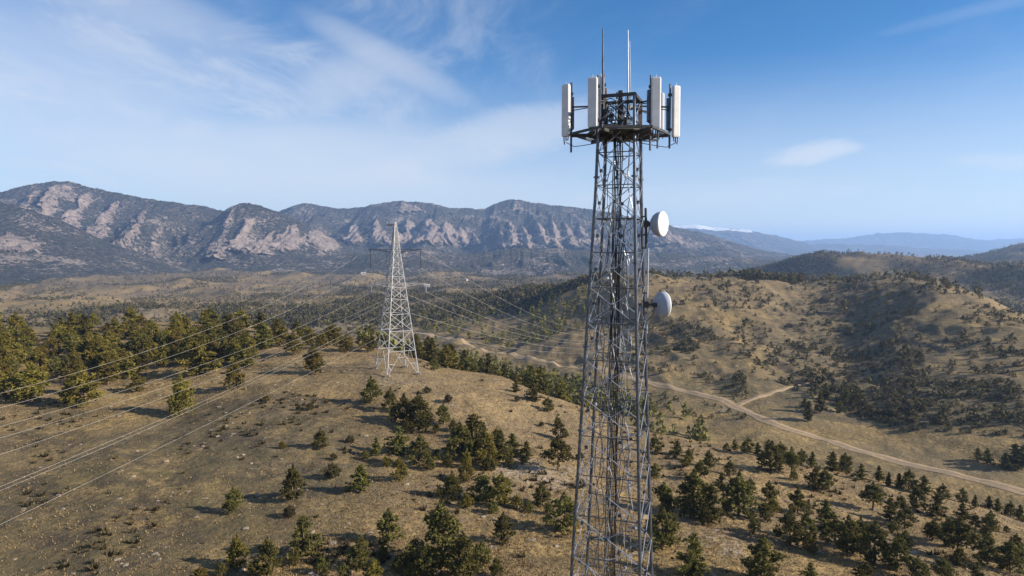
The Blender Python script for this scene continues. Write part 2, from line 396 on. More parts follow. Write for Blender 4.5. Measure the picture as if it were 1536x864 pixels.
thd = math.radians(41)
th = np.concatenate([np.linspace(-math.pi, -thd, 60, endpoint=False), np.linspace(-thd, thd, 641), np.linspace(thd, math.pi, 61)[1:]])
rr = np.concatenate([np.linspace(4, 36, 14, endpoint=False), np.exp(np.linspace(math.log(36), math.log(2600), 620)), np.exp(np.linspace(math.log(2600), math.log(21500), 60))[1:]])
NTH, NR = len(th), len(rr)
TH, RR = np.meshgrid(th, rr, indexing='ij')
GX, GY = RR * np.sin(TH), RR * np.cos(TH)
def pchip(xk, yk, x):
    h = np.diff(xk); d = np.diff(yk) / h; m = np.zeros_like(yk)
    for i in range(1, len(xk) - 1):
        if d[i - 1] * d[i] > 0:
            w1 = 2 * h[i] + h[i - 1]; w2 = h[i] + 2 * h[i - 1]
            m[i] = (w1 + w2) / (w1 / d[i - 1] + w2 / d[i])
    x = np.clip(x, xk[0], xk[-1]); i = np.clip(np.searchsorted(xk, x) - 1, 0, len(xk) - 2)
    t = (x - xk[i]) / h[i]
    return (2 * t**3 - 3 * t**2 + 1) * yk[i] + (t**3 - 2 * t**2 + t) * h[i] * m[i] + (-2 * t**3 + 3 * t**2) * yk[i + 1] + (t**3 - t**2) * h[i] * m[i + 1]
def build_height():
    Z = np.zeros((NTH, NR)); xs = np.array(XS, float); lim = math.radians(44)
    kern = np.hanning(27); kern /= kern.sum()
    fine = np.arange(-420, 1921, 4.0)
    def smooth(a):
        b = np.interp(fine, xs, a); b = np.pad(b, 13, mode='edge'); return np.convolve(b, kern, 'valid')
    KYs = np.array([smooth(a) for a in np.log(KY)]); KZs = np.array([smooth(a) for a in KZ])
    for i, a in enumerate(th):
        ac = max(-lim, min(lim, a)); px = 768 + F * math.tan(ac)
        ky = np.array([np.interp(px, fine, q) for q in KYs]); kz = np.array([np.interp(px, fine, q) for q in KZs])
        Y = np.log(rr * math.cos(ac))
        ky = np.append(ky, math.log(2200)); kz = np.append(kz, ZC - 87)
        Z[i] = pchip(ky, kz, Y)
    return Z
GZ = build_height()
def bumpz(px, Y, h, sx, sy, ang=0.0, sharp=1.0):
    c = P(px, 400, Y); dx = GX - c.x; dy = GY - c.y; ca, sa = math.cos(ang), math.sin(ang)
    u = (dx * ca + dy * sa) / sx; v = (-dx * sa + dy * ca) / sy
    q = u * u + v * v
    return h * np.exp(-0.5 * q ** sharp)
GZ += bumpz(1250, 1400, 58, 95, 170, 0.25) + bumpz(1335, 1450, 26, 110, 180)
GZ += bumpz(1760, 1950, 150, 300, 420) + bumpz(1570, 1080, 48, 100, 150, 0.5) + bumpz(1470, 1500, 34, 110, 180)

def far_amp(a, r0, r1): return a * sstep(np.log(RR), math.log(r0), math.log(r1))
GZ += fbm(GX / 16, GY / 16, 3, 4) * 0.75 * sstep(RR, 30, 60)
GZ += (ridged((GX + 0.5 * GY) / 24, (GY - 0.5 * GX) / 60, 83, 3) - 0.5) * 1.3 * sstep(RR, 50, 90) * (1 - sstep(RR, 260, 400))
GZ += fbm(GX / 3.2, GY / 3.2, 5, 3) * 0.14 * (1 - sstep(RR, 200, 500))
GZ += fbm(GX / 60, GY / 60, 7, 4) * far_amp(2.6, 170, 320)
GZ += (ridged(GX / 17, GY / 26, 71, 3) - 0.5) * far_amp(3.4, 260, 420) * (1 - sstep(RR, 900, 1500))
GZ += (ridged(GX / 75 + 0.4 * fbm(GX / 50, GY / 50, 4, 2), GY / 170, 21, 3) - 0.55) * far_amp(9, 290, 420) * (1 - sstep(RR, 900, 1200))
GZ += (ridged(GX / 300, GY / 420, 9, 4) - 0.5) * far_amp(34, 650, 1300) * (1 - sstep(RR, 5000, 9000))
GZ += (fbm(GX / 90, GY / 90, 15, 4)) * far_amp(8, 650, 1100) * (1 - sstep(RR, 3000, 5000))
GPX, GPY = proj(GX, np.maximum(GY, 0.5), GZ)

def ell(cx, cy, rx, ry, ang=0.0, soft=0.5):
    a = math.radians(ang); dx = GPX - cx; dy = GPY - cy
    u = (dx * math.cos(a) + dy * math.sin(a)) / rx; v = (-dx * math.sin(a) + dy * math.cos(a)) / ry
    w = 0.35 * fbm(GX / 14, GY / 14, 31, 3)
    return 1 - sstep(np.sqrt(u * u + v * v) + w, 1 - soft, 1 + soft)
near = RR < 320
hillB = (RR > 300) & (RR < 900)
zr = np.zeros_like(GZ); zg = np.zeros_like(GZ); zb = np.zeros_like(GZ)
# near ridge: grey brown meadow on the left, scrub streak, stony ground
mead = near * ell(120, 800, 420, 150, -18, 0.5)
zr += 0.95 * mead; zg += 0.55 * mead
zr += near * (1.0 * ell(345, 655, 160, 50, -16) + 0.7 * ell(145, 690, 50, 13, -20) + 0.5 * ell(60, 640, 80, 26, -10) + 0.35 * ell(260, 700, 160, 50, -20) + 0.35 * ell(470, 605, 60, 12, 10))
zr += near * (0.25 * ell(520, 545, 60, 10, 25))
zb += near * (0.45 * ell(825, 715, 80, 24, 4, 0.7) + 0.3 * ell(672, 600, 26, 12, 15) + 0.35 * ell(590, 572, 46, 10, 5) + 0.3 * ell(1040, 800, 90, 25, 25) + 0.22 * ell(560, 760, 180, 70))
zb += 0.18 * near * sstep(fbm(GX / 9, GY / 9, 77, 3), 0.1, 0.6)
# opposite hill: dark bowl, darker scrub bands, dry flat by the road
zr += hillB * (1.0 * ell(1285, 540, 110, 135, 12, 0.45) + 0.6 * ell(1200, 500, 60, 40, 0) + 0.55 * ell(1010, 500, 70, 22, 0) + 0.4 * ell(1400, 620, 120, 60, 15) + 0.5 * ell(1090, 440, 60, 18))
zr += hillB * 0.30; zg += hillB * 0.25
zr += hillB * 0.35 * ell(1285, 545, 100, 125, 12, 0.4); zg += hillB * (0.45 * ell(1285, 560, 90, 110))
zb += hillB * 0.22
# valley floor
val = (RR > 190) & (RR <= 360) & (GPX > 860)
zg += 0.35 * val; zr += 0.22 * val
zr += ((RR > 300) & (RR < 900) & (GPX < 900)) * 0.35
# wide plain: patches
pl = RR >= 640
zr += pl * 0.55 * sstep(fbm(GX / 38, GY / 60, 47, 4), 0.0, 0.4)
zr += pl * (0.40 + 0.60 * sstep(fbm(GX / 120, GY / 210, 41, 5), -0.08, 0.4))
zr += pl * (0.7 * ell(1185, 402, 75, 24, -20, 0.3) + 0.4 * ell(1420, 395, 80, 12, -5) + 0.15 * ell(1500, 430, 60, 30, 20) + 0.35 * ell(1490, 372, 60, 16, -12))
zr -= pl * (0.5 * ell(1310, 400, 60, 16, 8) + 0.45 * ell(1470, 412, 70, 14, 18) + 0.5 * ell(100, 452, 110, 14, -5))
zb += pl * 0.12
ZONE = np.stack([np.clip(zr, 0, 1), np.clip(zg, 0, 1), np.clip(zb, 0, 1), np.ones_like(zr)], -1)
def build_ground():
    V = np.stack([GX, GY, GZ], -1).reshape(-1, 3)
    i, j = np.meshgrid(np.arange(NTH - 1), np.arange(NR - 1), indexing='ij'); a = (i * NR + j).ravel()
    Fq = np.stack([a, a + 1, a + NR + 1, a + NR], -1)
    # close the middle under the viewer
    V = np.vstack([V, [[0, 0, GZ[:, 0].mean()]]])
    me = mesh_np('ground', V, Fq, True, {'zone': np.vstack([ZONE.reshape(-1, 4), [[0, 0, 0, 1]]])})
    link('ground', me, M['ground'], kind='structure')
build_ground()
def H(x, y):
    """height of the ground mesh at x, y"""
    x = np.asarray(x, float); y = np.asarray(y, float)
    a = np.arctan2(x, y); r = np.hypot(x, y)
    fi = np.interp(a, th, np.arange(NTH)); fj = np.interp(r, rr, np.arange(NR))
    i = np.clip(fi.astype(int), 0, NTH - 2); j = np.clip(fj.astype(int), 0, NR - 2); s = fi - i; q = fj - j
    return GZ[i, j] * (1 - s) * (1 - q) + GZ[i + 1, j] * s * (1 - q) + GZ[i, j + 1] * (1 - s) * q + GZ[i + 1, j + 1] * s * q
RAYR = np.exp(np.linspace(math.log(30), math.log(6000), 2600))
def hit(px, py, rmin=30, rmax=6000):
    """first ground point seen at picture position px, py"""
    for _ in range(2):
        t = (px - 768) / F; Y = RAYR; x = t * Y * math.cos(PITCH)
        if _: x = x * corr
        z = H(x, Y); gx, gy = proj(x, Y, z)
        k = np.where((gy <= py) & (Y > rmin) & (Y < rmax))[0]
        if len(k) == 0: return None
        corr = t / ((gx[k[0]] - 768) / F) if abs(t) > 1e-6 else 1.0
    k = k[0]
    return Vector((x[k], Y[k], z[k]))
def seen(p, h):
    """part of a thing of height h standing at p shows past the ground in front"""
    n = 160; s = np.linspace(0.15, 0.985, n); x = p.x * s; y = p.y * s
    g = H(x, y); zt = p.z + h - ZC
    return bool(np.all(g - ZC < zt * s))

# ------------------------------------------------------------------ mountains
def mountain(crest, Yc, Yf, Yb, seed, rock=(), snow=None, step=1.2, nv=110, gully=0.20, dry=0.0, rockn=0.0, zb=-95, wav=260, name='mountain'):
    xs, ys = zip(*crest)
    px = np.arange(xs[0], xs[-1] + step, step); n = len(px)
    from_ys = pchip(np.array(xs, float), np.array(ys, float), px)
    cz = np.array([P(768, a, Yc).z for a in from_ys])
    cz += fbm(px / 14, px * 0, seed, 4) * Yc * 0.0016 + fbm(px / 2.6, px * 0, seed + 2, 2) * Yc * 0.0007
    base = ZC + zb
    v = np.concatenate([np.linspace(0, 1, nv), np.linspace(1, 2, 24)[1:]]); nvv = len(v)
    PXg, VV = np.meshgrid(px, v, indexing='ij')
    Yg = np.where(VV <= 1, Yf + (Yc - Yf) * VV, Yc + (Yb - Yc) * (VV - 1))
    prof = np.where(VV <= 1, 0.62 * VV ** 1.25 + 0.38 * VV ** 2.4, 1 - (VV - 1) ** 1.3)
    X = (PXg - 768) / F * Yc * (0.55 + 0.45 * Yg / Yc)         # ranges run straight back, not fanned out
    Hh = (cz[:, None] - base)
    env = np.clip(4 * VV * (1 - VV), 0, 1) ** 0.7 * (VV <= 1)
    wx = X + 0.5 * wav * fbm(X / (wav * 1.6), Yg / (wav * 1.6), seed + 3, 3)
    rg = ridged(wx / wav, Yg / (wav * 3.0), seed + 5, 5, 0.52) - 0.55
    rg2 = fbm(X / (wav * 2.6), Yg / (wav * 2.6), seed + 8, 4)
    Z = base + Hh * prof + Hh * env * gully * (2.1 * rg + 0.8 * rg2)
    Z = np.minimum(Z, base + Hh * np.maximum(prof, 0.985 * np.ones_like(prof)))
    ppx, ppy = proj(X, Yg, Z)
    R = np.zeros_like(Z)
    wob = fbm(X / (wav * .35), Yg / (wav * .35), seed + 11, 4); wob2 = fbm(X / (wav * .12), Yg / (wav * .12), seed + 12, 3)
    for (tx, ty, by, hw, lean, g) in rock:                     # triangular slabs of bare rock, tip up
        s = (ppy - ty) / (by - ty)
        cxl = tx + lean * s
        d = np.abs(ppx - cxl) / (hw * (0.12 + 0.88 * np.clip(s, 0, 1)) + 1e-3) + 0.75 * wob + 0.3 * wob2
        m = (1 - sstep(d, 0.55, 1.15)) * sstep(s + 0.12 * wob, -0.06, 0.12) * (1 - sstep(s + 0.25 * wob2, 0.88, 1.12))
        m = m * (VV < 1)
        R = np.maximum(R, g * m)
        Yg = Yg - m * np.clip(1 - d, 0, 1) * Hh * 0.16 * g
    R = np.clip(R + rockn * (sstep(wob2 + 0.5 * wob, 0.12, 0.75)) * env, 0, 1)
    Z = Z + Hh * env * 0.045 * fbm(X / (wav * .22), Yg / (wav * .22), seed + 20, 4) + R * Hh * env * 0.07 * (ridged(X / (wav * .10), Yg / (wav * .5), seed + 22, 3) - 0.5)
    Yg = Yg - R * Hh * 0.10 * fbm(X / (wav * .12), Z / (wav * .3), seed + 23, 3)
    S = np.zeros_like(Z)
    if snow is not None: S = sstep(Z + wob * 60, snow, snow + 90)
    D = dry * ((1 - sstep(VV, 0.15, 0.55)) if nv != 61 else 0.75) + 0 * Z
    V = np.stack([X, Yg, Z], -1).reshape(-1, 3)
    i, j = np.meshgrid(np.arange(n - 1), np.arange(nvv - 1), indexing='ij'); a = (i * nvv + j).ravel()
    Fq = np.stack([a, a + nvv, a + nvv + 1, a + 1], -1)
    me = mesh_np(name, V, Fq, True, {'zone': np.stack([R, S, D, np.ones_like(R)], -1).reshape(-1, 4)})
    return link(name, me, M['mountain'], kind='structure')
# left big mountain with slanting bare slabs
mountain([(-560, 330), (-300, 300), (-120, 276), (0, 289), (30, 281), (95, 272), (150, 283), (240, 300), (330, 314), (360, 322), (420, 338), (500, 362), (560, 392), (600, 412)], 3300, 2150, 4300, 101,
         rock=[(100, 276, 352, 24, -50, 0.9), (140, 286, 362, 26, -52, 0.85), (180, 298, 372, 26, -50, 0.8), (222, 312, 378, 24, -46, .6), (60, 284, 330, 26, -40, 0.75), (95, 276, 300, 40, 0, 0.7), (250, 330, 390, 26, -30, 0.5)],
         rockn=0.62, dry=0.55, gully=0.22)
# dark spur in front on the left
mountain([(-700, 300), (-300, 270), (-60, 290), (0, 301), (60, 318), (110, 338), (170, 366), (240, 392), (320, 412)], 2350, 1650, 2900, 131,
         rock=[(10, 348, 378, 46, 26, 0.8)], rockn=0.30, dry=0.5, gully=0.12, nv=80)
# double peak with the pale rock face
mountain([(240, 402), (290, 360), (330, 322), (352, 308), (372, 304), (400, 311), (425, 321), (470, 342), (520, 368), (580, 398)], 3050, 2250, 3900, 151,
         rock=[(385, 322, 382, 26, -44, 0.95), (352, 312, 380, 18, -30, 0.6), (440, 336, 374, 50, -6, 1.0), (470, 342, 374, 32, 18, 1.0), (410, 348, 380, 26, -30, 0.95)],
         rockn=0.5, dry=0.4, gully=0.16)
# the middle range with its rows of flatirons
mountain([(380, 342), (418, 318), (440, 309), (460, 304), (490, 310), (520, 313), (560, 307), (600, 301), (640, 304), (690, 313), (722, 313), (745, 305), (770, 299), (800, 304), (890, 315), (950, 326), (1000, 337), (1060, 351), (1120, 369), (1180, 381), (1250, 386)], 4300, 2950, 5600, 171,
         rock=[(532, 336, 364, 20, -2, 0.9), (566, 330, 366, 22, 0, 0.85), (612, 331, 363, 30, 4, 1.0), (640, 327, 364, 34, 10, 1.0), (668, 333, 366, 26, 10, 1.0), (690, 340, 366, 18, 8, 0.9), (710, 348, 366, 14, 6, .8),
               (765, 333, 368, 15, 8, 0.95), (782, 336, 372, 14, 10, 0.95), (805, 333, 370, 17, 14, 1.0), (826, 330, 370, 15, 14, .95), (846, 334, 370, 15, 14, .95), (868, 336, 370, 14, 12, .9), (888, 340, 370, 14, 10, .9), (750, 345, 370, 12, 4, .8),
               (1000, 344, 366, 22, 14, .8), (970, 340, 368, 18, 12, .7), (1030, 356, 372, 18, 12, .6), (605, 302, 318, 30, 12, 0.6), (772, 300, 316, 16, 6, 0.6)],
         rockn=0.45, dry=0.35, gully=0.20, wav=300)
# low scrubby benches at the foot of the range
mountain([(200, 420), (330, 398), (480, 384), (620, 374), (700, 380), (800, 372), (900, 376), (1000, 380), (1100, 386), (1200, 392)], 2700, 2000, 3100, 191, rockn=0.6, dry=0.9, gully=0.30, nv=61, wav=200)
# far blue ranges
mountain([(760, 372), (860, 352), (940, 340), (985, 338), (1010, 339), (1040, 337), (1070, 341), (1110, 343), (1150, 351), (1180, 357), (1220, 368), (1290, 380), (1340, 388)], 9500, 7600, 11500, 211, snow=ZC + 205, rockn=0.1, nv=60, gully=0.2, wav=700)
mountain([(1080, 388), (1160, 368), (1200, 362), (1260, 358), (1320, 350), (1345, 349), (1400, 351), (1430, 353), (1470, 360), (1500, 362), (1560, 359), (1640, 352), (1800, 362), (2000, 372)], 13500, 11500, 15000, 231, rockn=0.0, nv=50, gully=0.15, wav=900)
mountain([(1030, 384), (1100, 374), (1180, 370), (1240, 366), (1310, 367), (1380, 372), (1450, 376), (1560, 384), (1650, 388)], 10000, 8200, 11000, 251, rockn=0.0, nv=40, gully=0.15, wav=600)
mountain([(1380, 372), (1450, 361), (1520, 358), (1650, 350), (1850, 354), (1950, 366)], 15500, 14600, 16200, 271, snow=ZC + 250, nv=30, gully=0.12, wav=900)

# ------------------------------------------------------------------ roads
def road(name, pts, width, lift=0.12):
    pw = [hit(px, py, rmin) for px, py, rmin in pts]
    pw = [p for p in pw if p]
    # smooth resample
    d = [0.0]
    for a, b in zip(pw, pw[1:]): d.append(d[-1] + (b.xy - a.xy).length)
    s = np.arange(0, d[-1], 1.6)
    xk = pchip(np.array(d), np.array([p.x for p in pw]), s); yk = pchip(np.array(d), np.array([p.y for p in pw]), s)
    k = np.hanning(17); k /= k.sum()
    xk = np.convolve(np.pad(xk, 8, mode='reflect', reflect_type='odd'), k, 'valid'); yk = np.convolve(np.pad(yk, 8, mode='reflect', reflect_type='odd'), k, 'valid')
    tx = np.gradient(xk); ty = np.gradient(yk); L = np.hypot(tx, ty); nx, ny = -ty / L, tx / L
    m = 9; V = []
    wv = 1 + 0.30 * fbm(s / 9, s * 0, 61, 4)
    if width < 4: wv = wv * (1 - 0.85 * sstep(s, s[-1] * .7, s[-1]))
    for q in np.linspace(-0.5, 0.5, m):
        x = xk + nx * q * width * wv; y = yk + ny * q * width * wv
        V.append(np.stack([x, y, H(x, y) + lift * (1 - 1.6 * abs(q)) + 0.03], -1))
    V = np.stack(V, 1); n = len(s)
    V = V.reshape(-1, 3); i, j = np.meshgrid(np.arange(n - 1), np.arange(m - 1), indexing='ij'); a = (i * m + j).ravel()
    Fq = np.stack([a, a + 1, a + m + 1, a + m], -1)
    q = np.abs(np.linspace(-0.5, 0.5, m)); lane = np.stack([1 - sstep(q, 0.03, 0.16), sstep(q, 0.30, 0.5), 0 * q, 0 * q + 1], -1)
    link(name, mesh_np(name, V, Fq, True, {'lane': np.tile(lane, (n, 1))}), M['road'], kind='structure')
    return xk, yk
road('dirt_road', [(560, 488, 300), (620, 500, 300), (700, 516, 300), (780, 536, 230), (880, 553, 230), (980, 576, 200), (1050, 592, 180), (1090, 603, 180), (1120, 618, 180), (1160, 636, 170), (1220, 655, 160), (1300, 680, 150), (1380, 700, 140), (1450, 717, 140), (1536, 740, 130), (1620, 764, 130)], 5.0, 0.3)
road('dirt_track', [(1106, 609, 180), (1122, 601, 180), (1145, 594, 180), (1172, 586, 200), (1195, 578, 200), (1212, 575, 200), (1230, 566, 200)], 2.6, 0.25)

# ------------------------------------------------------------------ vegetation
def crown_mesh(seed, kind):
    """unit-height crown made of needle clumps on whorled branches"""
    rg = np.random.default_rng(seed)
    if kind == 'tall': wmax, zlo, pw = 0.25, 0.08, 0.75
    elif kind == 'round': wmax, zlo, pw = 0.46, 0.06, 0.42
    elif kind == 'cone': wmax, zlo, pw = 0.38, 0.04, 0.70
    elif kind == 'open': wmax, zlo, pw = 0.45, 0.26, 0.45
    else: wmax, zlo, pw = 0.75, 0.02, 0.5
    lob = rg.uniform(0, 6.28, 4); la = rg.uniform(0.08, 0.24, 4)
    C = []; S = []; T = []
    nb = 84
    for k in range(nb):                                    # branches
        z0 = zlo + (0.97 - zlo) * (k + rg.random()) / nb
        s = (z0 - zlo) / (1 - zlo)
        w = wmax * (1 - s) ** pw * (0.35 + 0.65 * min(1, s * 4 + 0.35))
        a = rg.uniform(0, 6.283)
        w *= 1 + sum(la[q] * math.cos((q + 1) * a + lob[q]) for q in range(4))
        w *= rg.choice([rg.uniform(0.45, 0.8), rg.uniform(0.8, 1.12), rg.uniform(0.95, 1.15)])
        m = max(2, int(2 + 9 * w / wmax))
        up = rg.uniform(-0.15, 0.35)
        for q in range(m):
            f = (q + rg.uniform(0.3, 1)) / m
            r = w * f
            C.append((r * math.cos(a) + rg.normal(0, .012), r * math.sin(a) + rg.normal(0, .012), z0 + up * r + rg.normal(0, .012)))
            S.append((0.066 + 0.03 * rg.random()) * (0.75 + 0.25 * (1 - s)) * (1.25 if kind == 'low' else 1))
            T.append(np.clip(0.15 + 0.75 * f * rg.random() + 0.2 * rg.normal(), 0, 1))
    if kind in ('round', 'open', 'low'):                   # billowing crown: clumps over a heap of lobes
        C, S, T = [], [], []
        nl = 11; zmid = {'round': 0.46, 'open': 0.60, 'low': 0.42}[kind]
        wx, wz = {'round': (0.30, 0.36), 'open': (0.32, 0.26), 'low': (0.50, 0.30)}[kind]
        for k in range(nl):
            u = (k + 0.5) / nl; zz = zmid + wz * (2 * u - 1) * 0.95; an = k * 2.4 + rg.uniform(-.5, .5)
            env = math.sqrt(max(0.02, 1 - (0.93 * (2 * u - 1)) ** 2)) * (1.25 - 0.70 * u)
            rad_ = wx * env * rg.uniform(0.45, 0.95)
            lc = np.array([rad_ * math.cos(an), rad_ * math.sin(an), zz])
            lr = rg.uniform(0.11, 0.19) * (1.2 - 0.55 * u) * (1.5 if kind == 'low' else 1)
            lt = rg.uniform(-0.15, 0.2)
            for q in range(46):
                d_ = rg.normal(0, 1, 3); d_ /= np.linalg.norm(d_); d_[2] *= 0.85
                f = rg.uniform(0.35, 1.08)
                C.append(lc + d_ * lr * f); S.append(0.062 * rg.uniform(0.75, 1.35) * (1.3 if kind == 'low' else 1))
                T.append(np.clip(0.15 + 0.45 * f * rg.random() + lt + 0.25 * max(0, d_[2]), 0, 1))  # lobe tops and outer clumps lighter: sunlit look put into the tint
        for q in range(40):                                # stray shoots towards the tip
            an = rg.uniform(0, 6.28); s_ = rg.random(); C.append(np.array([0.10 * (1 - s_) * math.cos(an), 0.10 * (1 - s_) * math.sin(an), zmid + wz * 0.7 + (1 - zmid - wz * .7) * s_ * 0.95])); S.append(0.05); T.append(rg.random() * .7)
    C = np.array(C); S = np.array(S); T = np.array(T)
    m = len(C); q = 5                                       # five blades a clump
    cen = np.repeat(C, q, 0); sz = np.repeat(S, q); tt = np.repeat(T, q)
    N = m * q
    out = cen * np.array([1, 1, 0]) ; out /= (np.linalg.norm(out, axis=1, keepdims=True) + 1e-6)
    d = rg.normal(0, 1, (N, 3)) + out * 0.7 + np.array([0, 0, 0.45]); d /= np.linalg.norm(d, axis=1, keepdims=True)
    e = np.cross(d, rg.normal(0, 1, (N, 3))); e /= np.linalg.norm(e, axis=1, keepdims=True)
    st = cen - d * sz[:, None] * 0.35
    V = np.stack([st - e * sz[:, None] * 0.30, st + e * sz[:, None] * 0.30, st + d * sz[:, None] * 1.15 + e * sz[:, None] * 0.12], 1)
    tint = np.clip(np.repeat(tt, 3) + rg.normal(0, 0.08, N * 3), 0, 1)
    V = V.reshape(-1, 3); V[:, 2] = np.clip(V[:, 2], 0.0, None)
    Fc = np.arange(N * 3).reshape(-1, 3)
    return V, Fc, tint
def trunk_mb(seed, kind):
    rg = random.Random(seed); mb = MB()
    lean = rg.uniform(-0.03, 0.03); top = 0.82
    pts = [(0, 0, -0.06), (lean, 0.01, 0.25), (lean * 1.5, -0.01, 0.5), (lean, 0.0, top)]
    rad = [0.028, 0.022, 0.015, 0.004]
    if kind == 'low': pts = [(0, 0, -0.06), (0.03, 0, 0.2), (0.05, 0, 0.5)]; rad = [0.04, 0.03, 0.01]
    for a, b, ra, rb in zip(pts, pts[1:], rad, rad[1:]): mb.tube(a, b, ra, rb, 6)
    for k in range(9):
        z = rg.uniform(0.14, 0.7); a = rg.uniform(0, 6.28); l = rg.uniform(0.12, 0.26) * (1.1 - z)
        mb.tube((lean, 0, z), (lean + l * math.cos(a), l * math.sin(a), z + l * 0.3), 0.008, 0.003, 4)
    return mb
CR, TRK = {}, {}
for ki, kind in enumerate(('round', 'cone', 'tall', 'open', 'low')):
    CR[kind] = []; TRK[kind] = []
    for k in range(7):
        V, Fc, tint = crown_mesh(1000 + 37 * ki + k, kind)
        c4 = np.stack([tint, tint, tint, np.ones_like(tint)], -1)
        CR[kind].append((V, Fc, tint))
        CR[kind][-1] = {mn: None for mn in ('pine', 'olive', 'shrub')} | {'data': (V, Fc, c4)}
        t_ = trunk_mb(50 * ki + k, kind); me = bpy.data.meshes.new('trunk'); me.from_pydata(t_.v, [], t_.f); me.update(); me.materials.append(M['bark'])
        TRK[kind].append(me)
def crown(kind, k, mat):
    d = CR[kind][k]
    if d[mat] is None:
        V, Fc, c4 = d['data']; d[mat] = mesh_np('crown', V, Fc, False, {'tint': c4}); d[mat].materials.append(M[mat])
    return d[mat]
RNG = random.Random(7)
TREES = []                                       # (position, height) of every tree standing alone
def tree(p, h, label, kind='round', mat='pine', group=None, wide=1.0, name='pine_tree', cat='pine tree'):
    k = RNG.randrange(7)
    t = thing(name, label, cat, p, group)
    s = RNG.uniform(0.92, 1.08) * wide
    t.scale = (h * s, h * s, h); t.rotation_euler = (0, 0, RNG.uniform(0, 6.28))
    a = bpy.data.objects.new('trunk', TRK[kind][k]); COL.objects.link(a); a.parent = t
    b = bpy.data.objects.new('crown', crown(kind, k, mat)); COL.objects.link(b); b.parent = t
    TREES.append((p.x, p.y, h))
    return t
def tree_px(px, py, hpx, label, kind='round', mat='pine', group=None, wide=1.0, rmin=30, rmax=6000, **kw):
    p = hit(px, py, rmin, rmax)
    if p is None: return None
    h = hpx * p.y / F * 1.02
    return tree(p, h, label, kind, mat, group, wide, **kw)
ORD = ['first', 'second', 'third', 'fourth', 'fifth', 'sixth', 'seventh', 'eighth', 'ninth', 'tenth', 'eleventh', 'twelfth', 'thirteenth', 'fourteenth', 'fifteenth', 'sixteenth', 'seventeenth', 'eighteenth', 'nineteenth', 'twentieth',
       'twenty-first', 'twenty-second', 'twenty-third', 'twenty-fourth', 'twenty-fifth', 'twenty-sixth']
GF = 'pines scattered over the near slope'
